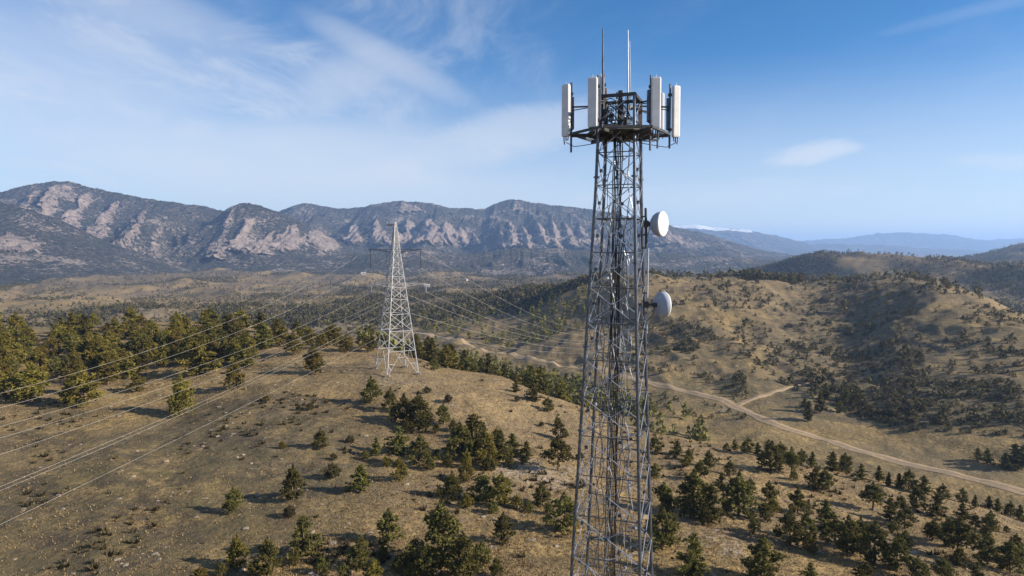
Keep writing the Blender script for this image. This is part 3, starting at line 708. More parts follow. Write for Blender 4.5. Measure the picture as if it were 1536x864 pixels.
FORE = [
    (350, 770, 40, 'small round pine alone on the grey meadow, leftmost above the bottom corner', 'round', 'pine', 1.0),
    (440, 750, 54, 'bushy dark pine at the right edge of the grey meadow', 'round', 'pine', 1.0),
    (454, 834, 62, 'dark pine right of the three at the bottom of the meadow', 'cone', 'pine', 1.05),
    (402, 864, 60, 'middle pine of the three at the bottom of the meadow', 'round', 'pine', 1.0),
    (356, 852, 52, 'yellowish pine left of the three at the bottom of the meadow', 'round', 'olive', 0.95),
    (481, 674, 32, 'small pine below the scrub patch, left of the bushes', 'round', 'pine', 1.0),
    (541, 739, 44, 'narrow leaning pine beside the round bush', 'tall', 'pine', 1.3),
    (557, 606, 42, 'round pine just below the left foot of the white pylon', 'round', 'pine', 1.0),
    (586, 618, 38, 'pine just below the front foot of the white pylon', 'round', 'pine', 0.95),
    (606, 636, 46, 'left pine of the dense clump below the pylon', 'round', 'pine', 1.05),
    (628, 645, 58, 'tallest pine of the dense clump below the pylon', 'round', 'pine', 1.1),
    (665, 636, 32, 'small pine right of the clump below the pylon', 'round', 'pine', 1.0),
    (651, 556, 20, 'small dark pine right of the pylon foot on the ridge', 'round', 'pine', 1.1),
    (598, 682, 44, 'upright pine in the row beneath the clump under the pylon', 'cone', 'pine', 1.1),
    (630, 698, 48, 'bushy pine at the right of the row beneath the clump', 'round', 'pine', 1.0),
    (565, 684, 28, 'thin pine at the left of the row beneath the clump', 'tall', 'pine', 1.3),
    (600, 720, 36, 'yellow tinged round pine among long shadows', 'round', 'olive', 1.0),
    (690, 690, 58, 'left tree of the big thicket above the stony patch', 'round', 'pine', 1.05),
    (708, 684, 64, 'tallest tree of the big thicket above the stony patch', 'cone', 'pine', 1.2),
    (728, 694, 52, 'olive middle tree of the big thicket above the stony patch', 'round', 'olive', 1.0),
    (750, 690, 46, 'right tree of the big thicket above the stony patch', 'cone', 'pine', 1.1),
    (768, 684, 34, 'small pine trailing right of the big thicket', 'cone', 'pine', 1.1),
    (790, 687, 26, 'last low pine of the line trailing right of the thicket', 'cone', 'pine', 1.2),
    (722, 652, 22, 'little pine on the slope edge above the big thicket', 'round', 'pine', 1.0),
    (837, 706, 52, 'lone pine with a bare lower trunk beside the stony patch', 'open', 'pine', 1.05),
    (678, 748, 42, 'dark round pine left of the row below the thicket', 'round', 'pine', 1.05),
    (725, 752, 46, 'middle pine of the row below the thicket', 'round', 'pine', 1.0),
    (752, 758, 52, 'olive pine at the right of the row below the thicket', 'round', 'olive', 1.0),
    (700, 722, 34, 'yellowish pine between the thicket and the row below it', 'round', 'olive', 1.0),
    (812, 760, 36, 'wide low pine at the lower edge of the stony patch', 'round', 'pine', 1.2),
    (846, 798, 62, 'dark pine half behind the left legs of the lattice tower', 'round', 'pine', 1.05),
    (583, 817, 56, 'round pine left of the largest foreground pine', 'round', 'pine', 1.0),
    (755, 814, 48, 'round pine alone right of the largest foreground pine', 'round', 'pine', 0.95),
    (662, 852, 104, 'largest pine of the foreground, dark and broad, low in the centre', 'round', 'pine', 0.95),
    (694, 872, 78, 'pine leaning against the right of the largest foreground pine', 'round', 'pine', 0.95),
    (638, 868, 50, 'short pine against the left of the largest foreground pine', 'round', 'pine', 0.95),
    (541, 852, 52, 'bushy pine near the bottom edge, left of centre', 'round', 'pine', 1.0),
    (560, 880, 44, 'pine cut by the bottom edge, left of centre', 'round', 'olive', 1.0),
    (300, 874, 24, 'low yellowish bush pine cut by the bottom edge on the meadow', 'round', 'olive', 1.4),
    (840, 660, 30, 'small pine high on the golden slope left of the tower', 'round', 'pine', 1.2),
    (800, 602, 28, 'thin dark pine on the edge of the golden slope below the road', 'cone', 'pine', 1.1),
    (774, 588, 18, 'tiny dark pine on the edge of the golden slope', 'cone', 'pine', 1.1),
    (836, 640, 16, 'tiny pine above the small pine on the golden slope', 'round', 'pine', 1.1),
    (822, 617, 22, 'bush shaped pine on the edge of the golden slope', 'round', 'pine', 1.2),
    (272, 622, 62, 'lone olive pine standing out in front of the left forest', 'round', 'olive', 0.95),
    (122, 610, 58, 'big olive pine at the front of the left forest', 'round', 'olive', 1.15),
    (48, 602, 60, 'broad olive pine at the front of the left forest near the edge', 'round', 'olive', 1.15),
    (206, 588, 28, 'low bushy pine in the gap before the left forest', 'round', 'olive', 1.3),
    (352, 584, 42, 'olive pine below the right end of the left forest', 'round', 'olive', 1.0),
    (298, 562, 62, 'tall olive pine at the front right of the left forest', 'cone', 'olive', 1.15),
    (366, 548, 48, 'olive pine on its own under the right end of the forest', 'cone', 'olive', 1.15),
    (440, 532, 36, 'olive pine with a long shadow left of the pylon', 'round', 'olive', 1.05),
    (470, 560, 44, 'olive pine nearest to the pylon on the left', 'round', 'olive', 1.05),
    (420, 512, 28, 'small olive pine left of the pylon at the ridge top', 'round', 'olive', 1.1),
    (520, 528, 30, 'olive pine behind the left leg of the pylon', 'round', 'olive', 1.1),
    (495, 512, 26, 'olive pine on the ridge top behind the pylon', 'round', 'olive', 1.1),
    (545, 522, 24, 'dark pine close behind the pylon base', 'round', 'pine', 1.1),
]
for a in FORE: tree_px(a[0], a[1], a[2], a[3], a[4], a[5], GF, a[6] * 1.2, rmax=330)
# right foreground slope; picture positions read from an enlargement (scale 2.667, origin 960,560)
SL = [(60, 320, 70), (150, 330, 60), (195, 350, 50), (275, 380, 70), (240, 430, 80), (360, 410, 60), (215, 580, 190), (285, 590, 140), (395, 570, 170), (515, 510, 80), (525, 395, 120), (605, 400, 90),
      (700, 465, 90), (740, 470, 85), (630, 560, 100), (600, 685, 140), (665, 670, 110), (500, 590, 80), (740, 620, 110), (745, 680, 70), (830, 730, 160), (880, 700, 120), (940, 765, 170), (1030, 795, 150), (1000, 590, 90),
      (930, 550, 110), (1060, 620, 90), (1110, 540, 90), (1190, 570, 90), (1170, 670, 80), (1275, 740, 160), (1230, 690, 110), (1290, 590, 70), (1400, 640, 90), (1390, 765, 120), (1480, 795, 130), (1465, 640, 32), (1505, 700, 60),
      (95, 540, 100), (490, 840, 190), (90, 700, 160), (215, 815, 170), (120, 640, 90), (1110, 840, 110), (1210, 850, 110), (1345, 850, 90), (680, 840, 80), (900, 850, 90), (60, 420, 60), (325, 470, 70), (440, 480, 60), (1340, 620, 60), (1510, 760, 80), (1060, 700, 70)]
rows = {'upper': [], 'middle': [], 'lower': [], 'bottom': []}
for x, y, h in SL:
    off = y - 0.16 * x
    k = 'upper' if off < 370 else 'middle' if off < 480 else 'lower' if off < 620 else 'bottom'
    rows[k].append((x, y, h))
for k, L in rows.items():
    for i, (x, y, h) in enumerate(sorted(L)):
        big = 'large' if h > 130 else 'small' if h < 75 else 'middling'
        tree_px(960 + x / 2.667, 560 + y / 2.667, h / 2.667 * 1.06, f'{big} dark pine, {ORD[i]} from the tower in the {k} band of the right slope', RNG.choice(['round', 'round', 'open', 'cone']), 'pine', 'pines on the slope right of the tower', 1.25, rmax=150)
ROW = [(345, 285, 34), (378, 300, 42), (430, 315, 66), (470, 322, 52), (512, 332, 72), (560, 342, 74), (605, 352, 64), (645, 360, 64), (690, 370, 62), (770, 385, 78), (820, 390, 78), (885, 400, 62), (955, 408, 64), (995, 425, 54), (1035, 432, 58), (1075, 442, 82),
       (1135, 457, 72), (1210, 477, 62), (1290, 492, 60), (1340, 512, 50), (1395, 518, 54), (1430, 528, 54), (1480, 548, 62), (1520, 562, 62)]
for i, (x, y, h) in enumerate(ROW):
    px, py = 960 + x / 2.667, 560 + y / 2.667
    p = hit(px, py + 3, 60, 150) or hit(px, py + 10, 60, 150)
    if p: tree(p, h / 2.667 * p.y / F * 1.08, f'{ORD[i]} pine from the left in the row along the slope edge below the dirt road', RNG.choice(['cone', 'tall', 'round']), 'pine', 'row of pines along the slope edge', 1.3)
for i, (x, y, h, l) in enumerate([(675, 195, 85, 'slim dark pine with a long shadow above the dirt road'), (720, 160, 92, 'tall dark pine behind the slim one above the dirt road'), (742, 110, 72, 'dark pine at the top left of the little stand above the road'),
                                  (800, 160, 52, 'short pine in the middle of the little stand above the road'), (825, 110, 52, 'round pine at the top of the little stand above the road'), (865, 130, 70, 'upright pine at the right of the little stand above the road'), (898, 135, 38, 'small pine ending the little stand above the road'), (660, 140, 42, 'round pine at the left of the little stand above the road'),
                                  (1390, 360, 62, 'left pine of the dark stand below the right hill'), (1460, 385, 66, 'front pine of the dark stand below the right hill'), (1500, 372, 92, 'tall pine of the dark stand below the right hill'), (1532, 376, 92, 'pine of the dark stand cut by the right edge'), (1350, 350, 52, 'small pine left of the dark stand below the right hill')]):
    tree_px(960 + x / 2.667, 560 + y / 2.667, h / 2.667, l, 'tall' if i < 3 else 'cone', 'pine', 'pines beyond the dirt road', 1.3, rmin=180)

def inpoly(x, y, poly):
    c = False; n = len(poly)
    for i in range(n):
        (x1, y1), (x2, y2) = poly[i], poly[i - 1]
        if (y1 > y) != (y2 > y) and x < (x2 - x1) * (y - y1) / (y2 - y1) + x1: c = not c
    return c
def clear(p, d): return all((p.x - a) ** 2 + (p.y - b) ** 2 > d * d for a, b, _ in TREES)
def forest(poly, n, hm, label, kinds, mat, group, rmin, rmax, gap, tries=4000, pick=None):
    xs = [a for a, _ in poly]; ys = [b for _, b in poly]; k = 0
    for _ in range(tries):
        if k >= n: break
        px = RNG.uniform(min(xs), max(xs)); py = RNG.uniform(min(ys), max(ys))
        if not inpoly(px, py, poly): continue
        p = hit(px, py, rmin, rmax)
        if p is None or not clear(p, gap): continue
        h = RNG.uniform(*hm)
        if not seen(p, h * 0.8): continue
        tree(p, h, label, RNG.choice(kinds), mat if RNG.random() < 0.8 else 'pine', group, 1.3); k += 1
    return k
forest([(-20, 598), (-20, 500), (150, 492), (300, 486), (420, 498), (430, 515), (350, 548), (290, 562), (235, 552), (165, 585), (90, 612)], 100, (5.2, 8.2), 'olive pine inside the dense forest on the left of the ridge', ['round', 'round', 'cone'], 'olive', 'dense forest left of the pylon', 60, 300, 4.5)
forest([(330, 500), (430, 496), (560, 520), (570, 530), (480, 530), (400, 520)], 9, (4.5, 6.5), 'olive pine along the ridge top left of the pylon', ['round'], 'olive', 'pines on the ridge top', 60, 260, 5)
# trees on the back slope of the ridge poke up behind its edge
def back_slope(n, label, group):
    k = 0
    for _ in range(6000):
        if k >= n: break
        px = RNG.uniform(612, 900); Y = RNG.uniform(168, 330)
        q = P(px, 500, Y); z = float(H(q.x, Y)); p = Vector((q.x, Y, z)); h = RNG.uniform(6, 9.5)
        rrow = np.interp(px, [620, 700, 780, 880], [500, 516, 536, 553])
        if px > 680 and proj(q.x, Y, z + h)[1] < rrow + 5: continue
        crest = np.interp(px, [600, 640, 750, 870], [178, 170, 160, 148])
        if Y < crest + 8 or not clear(p, 4.6) or not seen(p, h * 0.55): continue
        tree(p, h, label, RNG.choice(['cone', 'tall', 'round', 'cone']), 'pine' if RNG.random() < 0.65 else 'olive', group, 1.15); k += 1
    return k
nb = back_slope(42, 'green pine in the wooded dip between the golden slope and the dirt road', 'wood in the dip behind the ridge')

# each tree of the thick stands gets the label of its row and place in it
def rank(group, sizes, text):
    L = [o for o in COL.objects if o.get('group') == group]
    L.sort(key=lambda o: o.location.y); i = 0; k = 0
    n = -(-len(L) // sizes)
    for k in range(n):
        row = sorted(L[k * sizes:(k + 1) * sizes], key=lambda o: o.location.x / o.location.y)
        for i, o in enumerate(row): o['label'] = text.format(ORD[i], ['front', 'second', 'third', 'fourth', 'fifth', 'sixth'][k] if k < n - 1 or n == 1 else 'back')
rank('dense forest left of the pylon', 23, 'olive pine, {} from left in the {} row of the forest by the pylon')
rank('wood in the dip behind the ridge', 22, 'green pine, {} from left in the {} row of the dip behind the ridge')
rank('pines on the ridge top', 12, 'olive pine, {} from left of the {} row along the ridge top')

# --- everything smaller or farther: joined, one object a kind
def far_tree_cloud(pts, hs, seed, wide=0.33, nt=16, tmin=0.0, shape='cone'):
    rg = np.random.default_rng(seed); n = len(pts)
    a = rg.uniform(0, 6.283, (n, nt)); s = rg.uniform(0, 1, (n, nt)) ** 1.1
    if shape == 'cone': w = wide * (1 - s) ** 0.8 * rg.uniform(0.35, 1.05, (n, nt)); zz = 0.05 + 0.85 * s
    else: w = wide * np.sqrt(np.clip(1 - s * s, 0, 1)) * rg.uniform(0.2, 1.05, (n, nt)); zz = 0.04 + 0.78 * s
    c = np.stack([w * np.cos(a), w * np.sin(a), zz], -1)
    d = rg.normal(0, 1, (n, nt, 3)) + np.array([0, 0, 0.6]); d /= np.linalg.norm(d, axis=-1, keepdims=True)
    e = np.cross(d, rg.normal(0, 1, (n, nt, 3))); e /= np.linalg.norm(e, axis=-1, keepdims=True)
    sz = wide * (0.75 if nt < 30 else 0.52)
    tri = np.stack([c - d * sz * .4 - e * sz * .42, c - d * sz * .4 + e * sz * .42, c + d * sz * .8], 2)      # n,nt,3,3
    tri[..., 2] = np.clip(tri[..., 2], 0, None)
    V = tri * np.asarray(hs)[:, None, None, None] + np.asarray(pts)[:, None, None, :]
    V = V.reshape(-1, 3)
    tint = np.repeat(np.clip(rg.normal(0.4, 0.25, n * nt) + tmin, 0, 1), 3)
    return V, np.arange(len(V)).reshape(-1, 3), np.stack([tint] * 3 + [np.ones_like(tint)], -1)
def scatter(n, rmin, rmax, seed, amax=40):
    rg = np.random.default_rng(seed)
    r = np.exp(rg.uniform(math.log(rmin), math.log(rmax), n)); a = rg.uniform(-math.radians(amax), math.radians(amax), n)
    x, y = r * np.sin(a), r * np.cos(a)
    return x, y, H(x, y), rg
def ellp(px, py, cx, cy, rx, ry, ang=0):
    a = math.radians(ang); dx = px - cx; dy = py - cy
    u = (dx * math.cos(a) + dy * math.sin(a)) / rx; v = (-dx * math.sin(a) + dy * math.cos(a)) / ry
    return np.sqrt(u * u + v * v) < 1
def off_road(x, y, z):
    px, py = proj(x, y, z)
    ry = np.interp(px, [560, 620, 700, 780, 880, 980, 1080, 1120, 1160, 1220, 1300, 1450, 1536, 1700], [488, 500, 516, 536, 553, 576, 601, 618, 636, 655, 680, 717, 740, 785])
    return (np.abs(py - ry) > 7) | (y > 720)
# valley woods and the forested left flank of the opposite hill
x, y, z, rg = scatter(26000, 215, 1000, 5)
px, py = proj(x, y, z)
wood = (ellp(px, py, 720, 545, 190, 32, 12) & (y < 460)) | (ellp(px, py, 800, 476, 165, 38, -14)) | ellp(px, py, 700, 490, 120, 18, 5) | (ellp(px, py, 900, 610, 120, 26, 18) & (y < 330)) | ellp(px, py, 1000, 636, 90, 16, 14)
keep = wood & (rg.random(len(x)) < 0.34) & off_road(x, y, z) & (vnoise(x / 30, y / 30, 8) > 0.28)
hh = rg.uniform(4.5, 8.5, len(x)); rrow = np.interp(px, [620, 700, 780, 880, 980, 1080, 1120], [500, 516, 536, 553, 576, 601, 618])
keep &= ~((py > rrow) & (proj(x, y, z + hh)[1] < rrow + 4) & (px > 660))
pts = np.stack([x, y, z - 0.2], -1)[keep]; hs = hh[keep]
V, Fc, c4 = far_tree_cloud(pts, hs, 9, 0.33, 22)
link('valley_wood', mesh_np('valley_wood', V, Fc, False, {'tint': c4}), M['pine'], kind='stuff', label='wood of dark green pines filling the valley behind the ridge', category='wood')
# shrubs and small trees over the opposite hill
x, y, z, rg = scatter(42000, 290, 760, 15)
px, py = proj(x, y, z)
dens = 0.035 + 0.11 * (vnoise(x / 22, y / 22, 18) > 0.62) + 0.09 * ellp(px, py, 1285, 545, 100, 125, 12) + 0.05 * ellp(px, py, 1420, 610, 120, 60) + 0.10 * ellp(px, py, 1090, 445, 70, 22) + 0.14 * ellp(px, py, 1010, 505, 60, 26)
keep = (px > 900) & (rg.random(len(x)) < dens * 2.3) & off_road(x, y, z) & ~((py > 585 + (px - 1190) * 0.40) & (px > 1120))
pts = np.stack([x, y, z - 0.15], -1)[keep]; hs = np.exp(rg.normal(math.log(1.75), 0.48, len(pts)))
V, Fc, c4 = far_tree_cloud(pts, hs, 19, 0.55, 36, -0.1, 'dome')
link('hillside_scrub', mesh_np('hillside_scrub', V, Fc, False, {'tint': c4}), M['thicket'], kind='stuff', label='dark shrubs dotted over the dry hill beyond the road', category='scrub')
# trees of the plain and the low hills beyond
x, y, z, rg = scatter(170000, 640, 3400, 25)
px, py = proj(x, y, z)
nz = fbm(x / 95, y / 150, 28, 5)
dens = 0.07 + 0.70 * sstep(nz, 0.07, 0.28) + 0.5 * ellp(px, py, 1185, 402, 80, 26, -18) + 0.35 * ellp(px, py, 1430, 393, 90, 10, -6) + 0.22 * ellp(px, py, 1495, 374, 70, 14, -14) + 0.14 * ellp(px, py, 1500, 435, 60, 26, 22)
dens = dens * (1 - 0.8 * ellp(px, py, 1310, 400, 55, 15, 8)) * (1 - 0.8 * ellp(px, py, 100, 452, 120, 14, -5))
keep = rg.random(len(x)) < dens * 1.1
pts = np.stack([x, y, z - 0.2], -1)[keep]; hs = rg.uniform(4.5, 9.0, len(pts))
V, Fc, c4 = far_tree_cloud(pts, hs, 29, 0.46, 7, 0, 'dome')
link('plain_woodland', mesh_np('plain_woodland', V, Fc, False, {'tint': c4}), M['thicket'], kind='stuff', label='small far trees and thickets spread over the wide plain', category='woodland')
# dry grass tufts and low scrub on the near ridge
def tufts(n, seed, r0, r1, hmin, hmax, blades, mat, name, label, cat, mask=None, wide=0.28):
    x, y, z, rg = scatter(n, r0, r1, seed, 39)
    k = rg.random(len(x)) < (mask(x, y, z) if mask else 1)
    x, y, z = x[k], y[k], z[k]; n = len(x)
    h = rg.uniform(hmin, hmax, n); t0 = np.clip(rg.normal(0.5, 0.28, n), 0, 1)
    a = rg.uniform(0, 6.283, (n, blades)); ln = rg.uniform(0.25, 0.9, (n, blades)); b = a + rg.uniform(1, 2, (n, blades))
    P0 = np.stack([x, y, z - 0.03], -1)[:, None, :]
    e = np.stack([np.cos(b), np.sin(b), 0 * b], -1) * wide * h[:, None, None]
    off = np.stack([np.cos(a), np.sin(a), 0 * a], -1) * h[:, None, None] * 0.25
    tip = np.stack([np.cos(a) * ln, np.sin(a) * ln, np.sqrt(np.clip(1.1 - ln ** 2, .1, 1))], -1) * h[:, None, None]
    V = np.stack([P0 + off - e, P0 + off + e, P0 + off + tip], 2).reshape(-1, 3)
    tint = np.repeat(np.clip(t0[:, None] + rg.normal(0, .15, (n, blades)), 0, 1).ravel(), 3)
    link(name, mesh_np(name, V, np.arange(len(V)).reshape(-1, 3), False, {'tint': np.stack([tint] * 3 + [np.ones_like(tint)], -1)}), M[mat], kind='stuff', label=label, category=cat)
def gmask(x, y, z):
    px, py = proj(x, y, z)
    return np.clip(0.25 + 0.9 * vnoise(x / 5, y / 5, 33), 0, 1) * (1 - 0.75 * ellp(px, py, 345, 655, 160, 50, -16)) * (1 - 0.6 * ellp(px, py, 120, 800, 430, 150, -18)) * ((y < 190) | (px > 500))
tufts(170000, 35, 48, 230, 0.12, 0.32, 3, 'straw', 'dry_grass', 'dry straw coloured grass tufts over the near ridge', 'grass', gmask, 0.22)
def smask(x, y, z):
    px, py = proj(x, y, z)
    return 0.012 + 0.42 * (vnoise(x / 9, y / 9, 43) * 0.6 + vnoise(x / 31, y / 31, 44) * 0.4 > 0.64) + 0.5 * ellp(px, py, 470, 605, 60, 12, 10) + 0.3 * ellp(px, py, 370, 640, 120, 36, -14)
tufts(16000, 45, 50, 260, 0.25, 0.75, 12, 'shrub', 'low_scrub', 'low brown scrub between the grass tufts of the near ridge', 'scrub', smask, 0.3)
# stones
def stones(n, seed, mask, smin, smax, name, label):
    x, y, z, rg = scatter(n, 50, 330, seed, 39)
    k = rg.random(len(x)) < mask(x, y, z); x, y, z = x[k], y[k], z[k]; n = len(x)
    ico = np.array([(1, 0, 0), (0, 1, 0), (-1, 0, 0), (0, -1, 0), (0.7, 0.7, .55), (-.7, .7, .5), (-.7, -.7, .6), (.7, -.7, .5), (0, 0, .9)])
    fc = [(0, 4, 7), (0, 1, 4), (1, 5, 4), (1, 2, 5), (2, 6, 5), (2, 3, 6), (3, 7, 6), (3, 0, 7), (4, 5, 8), (5, 6, 8), (6, 7, 8), (7, 4, 8)]
    s = np.exp(rg.uniform(math.log(smin), math.log(smax), n))
    q = ico[None] * rg.uniform(0.65, 1.25, (n, 9, 1)) * np.stack([rg.uniform(.8, 1.6, n), rg.uniform(.8, 1.6, n), rg.uniform(.5, 1, n)], -1)[:, None]
    V = (q * s[:, None, None] + np.stack([x, y, z - s * 0.1], -1)[:, None]).reshape(-1, 3)
    Fc = (np.arange(n)[:, None, None] * 9 + np.array(fc)[None]).reshape(-1, 3)
    link(name, mesh_np(name, V, Fc), M['rock'], kind='stuff', label=label, category='stones')
def stmask(x, y, z):
    px, py = proj(x, y, z)
    return 0.02 + 0.14 * (vnoise(x / 8, y / 8, 53) > 0.66) + 0.9 * ellp(px, py, 825, 715, 65, 20, 4) + 0.5 * ellp(px, py, 672, 600, 22, 10, 15) + 0.3 * ellp(px, py, 590, 572, 42, 9, 5) + 0.18 * ellp(px, py, 1040, 800, 80, 22, 25)
stones(26000, 65, stmask, 0.07, 0.36, 'scattered_stones', 'pale stones scattered over the near slope and its stony patch')

# low bushes one can point at
BUSH = [(423, 673, 13, 'small yellowish bush on the meadow edge', 'olive'), (499, 717, 26, 'round bush beside the narrow leaning pine', 'shrub'), (434, 776, 20, 'low dark bush under the bushy meadow pine', 'shrub'), (465, 616, 14, 'wide grey scrub bush on the crest left of the pylon', 'shrub'),
        (400, 602, 12, 'golden bush at the upper end of the dark meadow patch', 'olive'), (448, 616, 10, 'dark low bush beside the grey scrub bush', 'shrub'), (525, 665, 14, 'low bush in the middle of the slope below the scrub', 'shrub'), (640, 590, 12, 'rusty bush right below the pylon', 'shrub'),
        (672, 604, 14, 'dry brown bush on the stones below the pylon', 'shrub'), (812, 640, 9, 'dark bush lying on the golden slope', 'shrub'), (775, 602, 9, 'dark shrub line on the upper golden slope', 'shrub'), (735, 705, 24, 'pale yellow bush in front of the thicket', 'olive'), (870, 690, 14, 'bush behind the left leg of the lattice tower', 'shrub'),
        (620, 865, 26, 'bright bush at the bottom edge left of the largest pine', 'olive'), (500, 690, 12, 'low bush under the small pine', 'shrub'), (345, 560, 10, 'bush in the forest gap', 'shrub')]
for a in BUSH: tree_px(a[0], a[1], a[2], a[3], 'low', a[4], 'low bushes on the near ridge', 1.0, rmax=260, name='bush', cat='bush')

FILL = {'low bush inside the big thicket, {} from its left': [(672, 700, 26), (700, 702, 30), (735, 707, 26), (765, 701, 22), (785, 696, 18), (655, 690, 20), (712, 666, 30), (745, 662, 24), (690, 655, 20)],
        'low bush in the row below the thicket, {} from the left': [(700, 762, 26), (740, 770, 24), (775, 764, 26), (792, 770, 24), (660, 747, 22), (822, 772, 24)],
        'low bush near the bottom edge, {} from the left': [(332, 864, 26), (381, 864, 30), (440, 848, 26), (482, 862, 32), (575, 838, 24), (602, 860, 36), (622, 842, 40), (722, 852, 46), (745, 866, 36), (516, 870, 30)],
        'low bush among the small pines under the pylon, {} from the left': [(548, 690, 18), (580, 700, 20), (645, 705, 22), (655, 650, 18), (612, 650, 24), (590, 628, 18), (640, 640, 22), (680, 646, 20)],
        'low bush between the pines right of the tower, {} from the tower': [(1000, 770, 34), (1060, 790, 30), (1090, 770, 26), (1130, 800, 30), (1160, 770, 26), (1215, 830, 34), (1255, 800, 26), (1300, 810, 28), (1340, 800, 24), (1400, 810, 28), (1440, 850, 34), (1480, 810, 26), (1030, 700, 20), (1190, 720, 18), (1350, 760, 20)]}
for txt, L in FILL.items():
    for i, (px, py, h) in enumerate(sorted(L)):
        tree_px(px, py, h, txt.format(ORD[i]), 'low', 'pine' if RNG.random() < 0.75 else 'olive', 'low bushes between the pines', 0.72, rmax=260, name='bush', cat='bush')

# ------------------------------------------------------------------ far houses
HOUSES = [(698, 421), (640, 431), (473, 399), (545, 412), (742, 400), (812, 396), (868, 398), (1008, 388), (1042, 392), (1078, 390), (1118, 387), (982, 398)]
def houses():
    k = 0
    rg = random.Random(5); proto = None
    w = MB(); w.box((0, 0, 1.6), (11, 7, 3.6))
    r = MB(); r.add([(-6, -4, 3.2), (6, -4, 3.2), (6, 4, 3.2), (-6, 4, 3.2), (-6, 0, 5.6), (6, 0, 5.6)], [(0, 1, 5, 4), (2, 3, 4, 5), (0, 4, 3), (1, 2, 5), (3, 2, 1, 0)])
    for px, py in sorted(HOUSES):
        p = hit(px, py, 700, 5900)
        if not p: continue
        t = thing('house', f'tiny pale house, {ORD[k]} from the left of those far out on the plain', 'house', p - Vector((0, 0, .3)), 'pale houses far out on the plain'); k += 1
        t.rotation_euler = (0, 0, rg.uniform(-0.6, 0.6)); t.scale = (rg.uniform(.8, 1.3),) * 3
        if proto is None:
            a = w.build('wall', M['plaster'], t); b = r.build('roof', M['roof'], t); proto = (a, b)
        else:
            for q in proto:
                c = q.copy(); COL.objects.link(c); c.parent = t
houses()

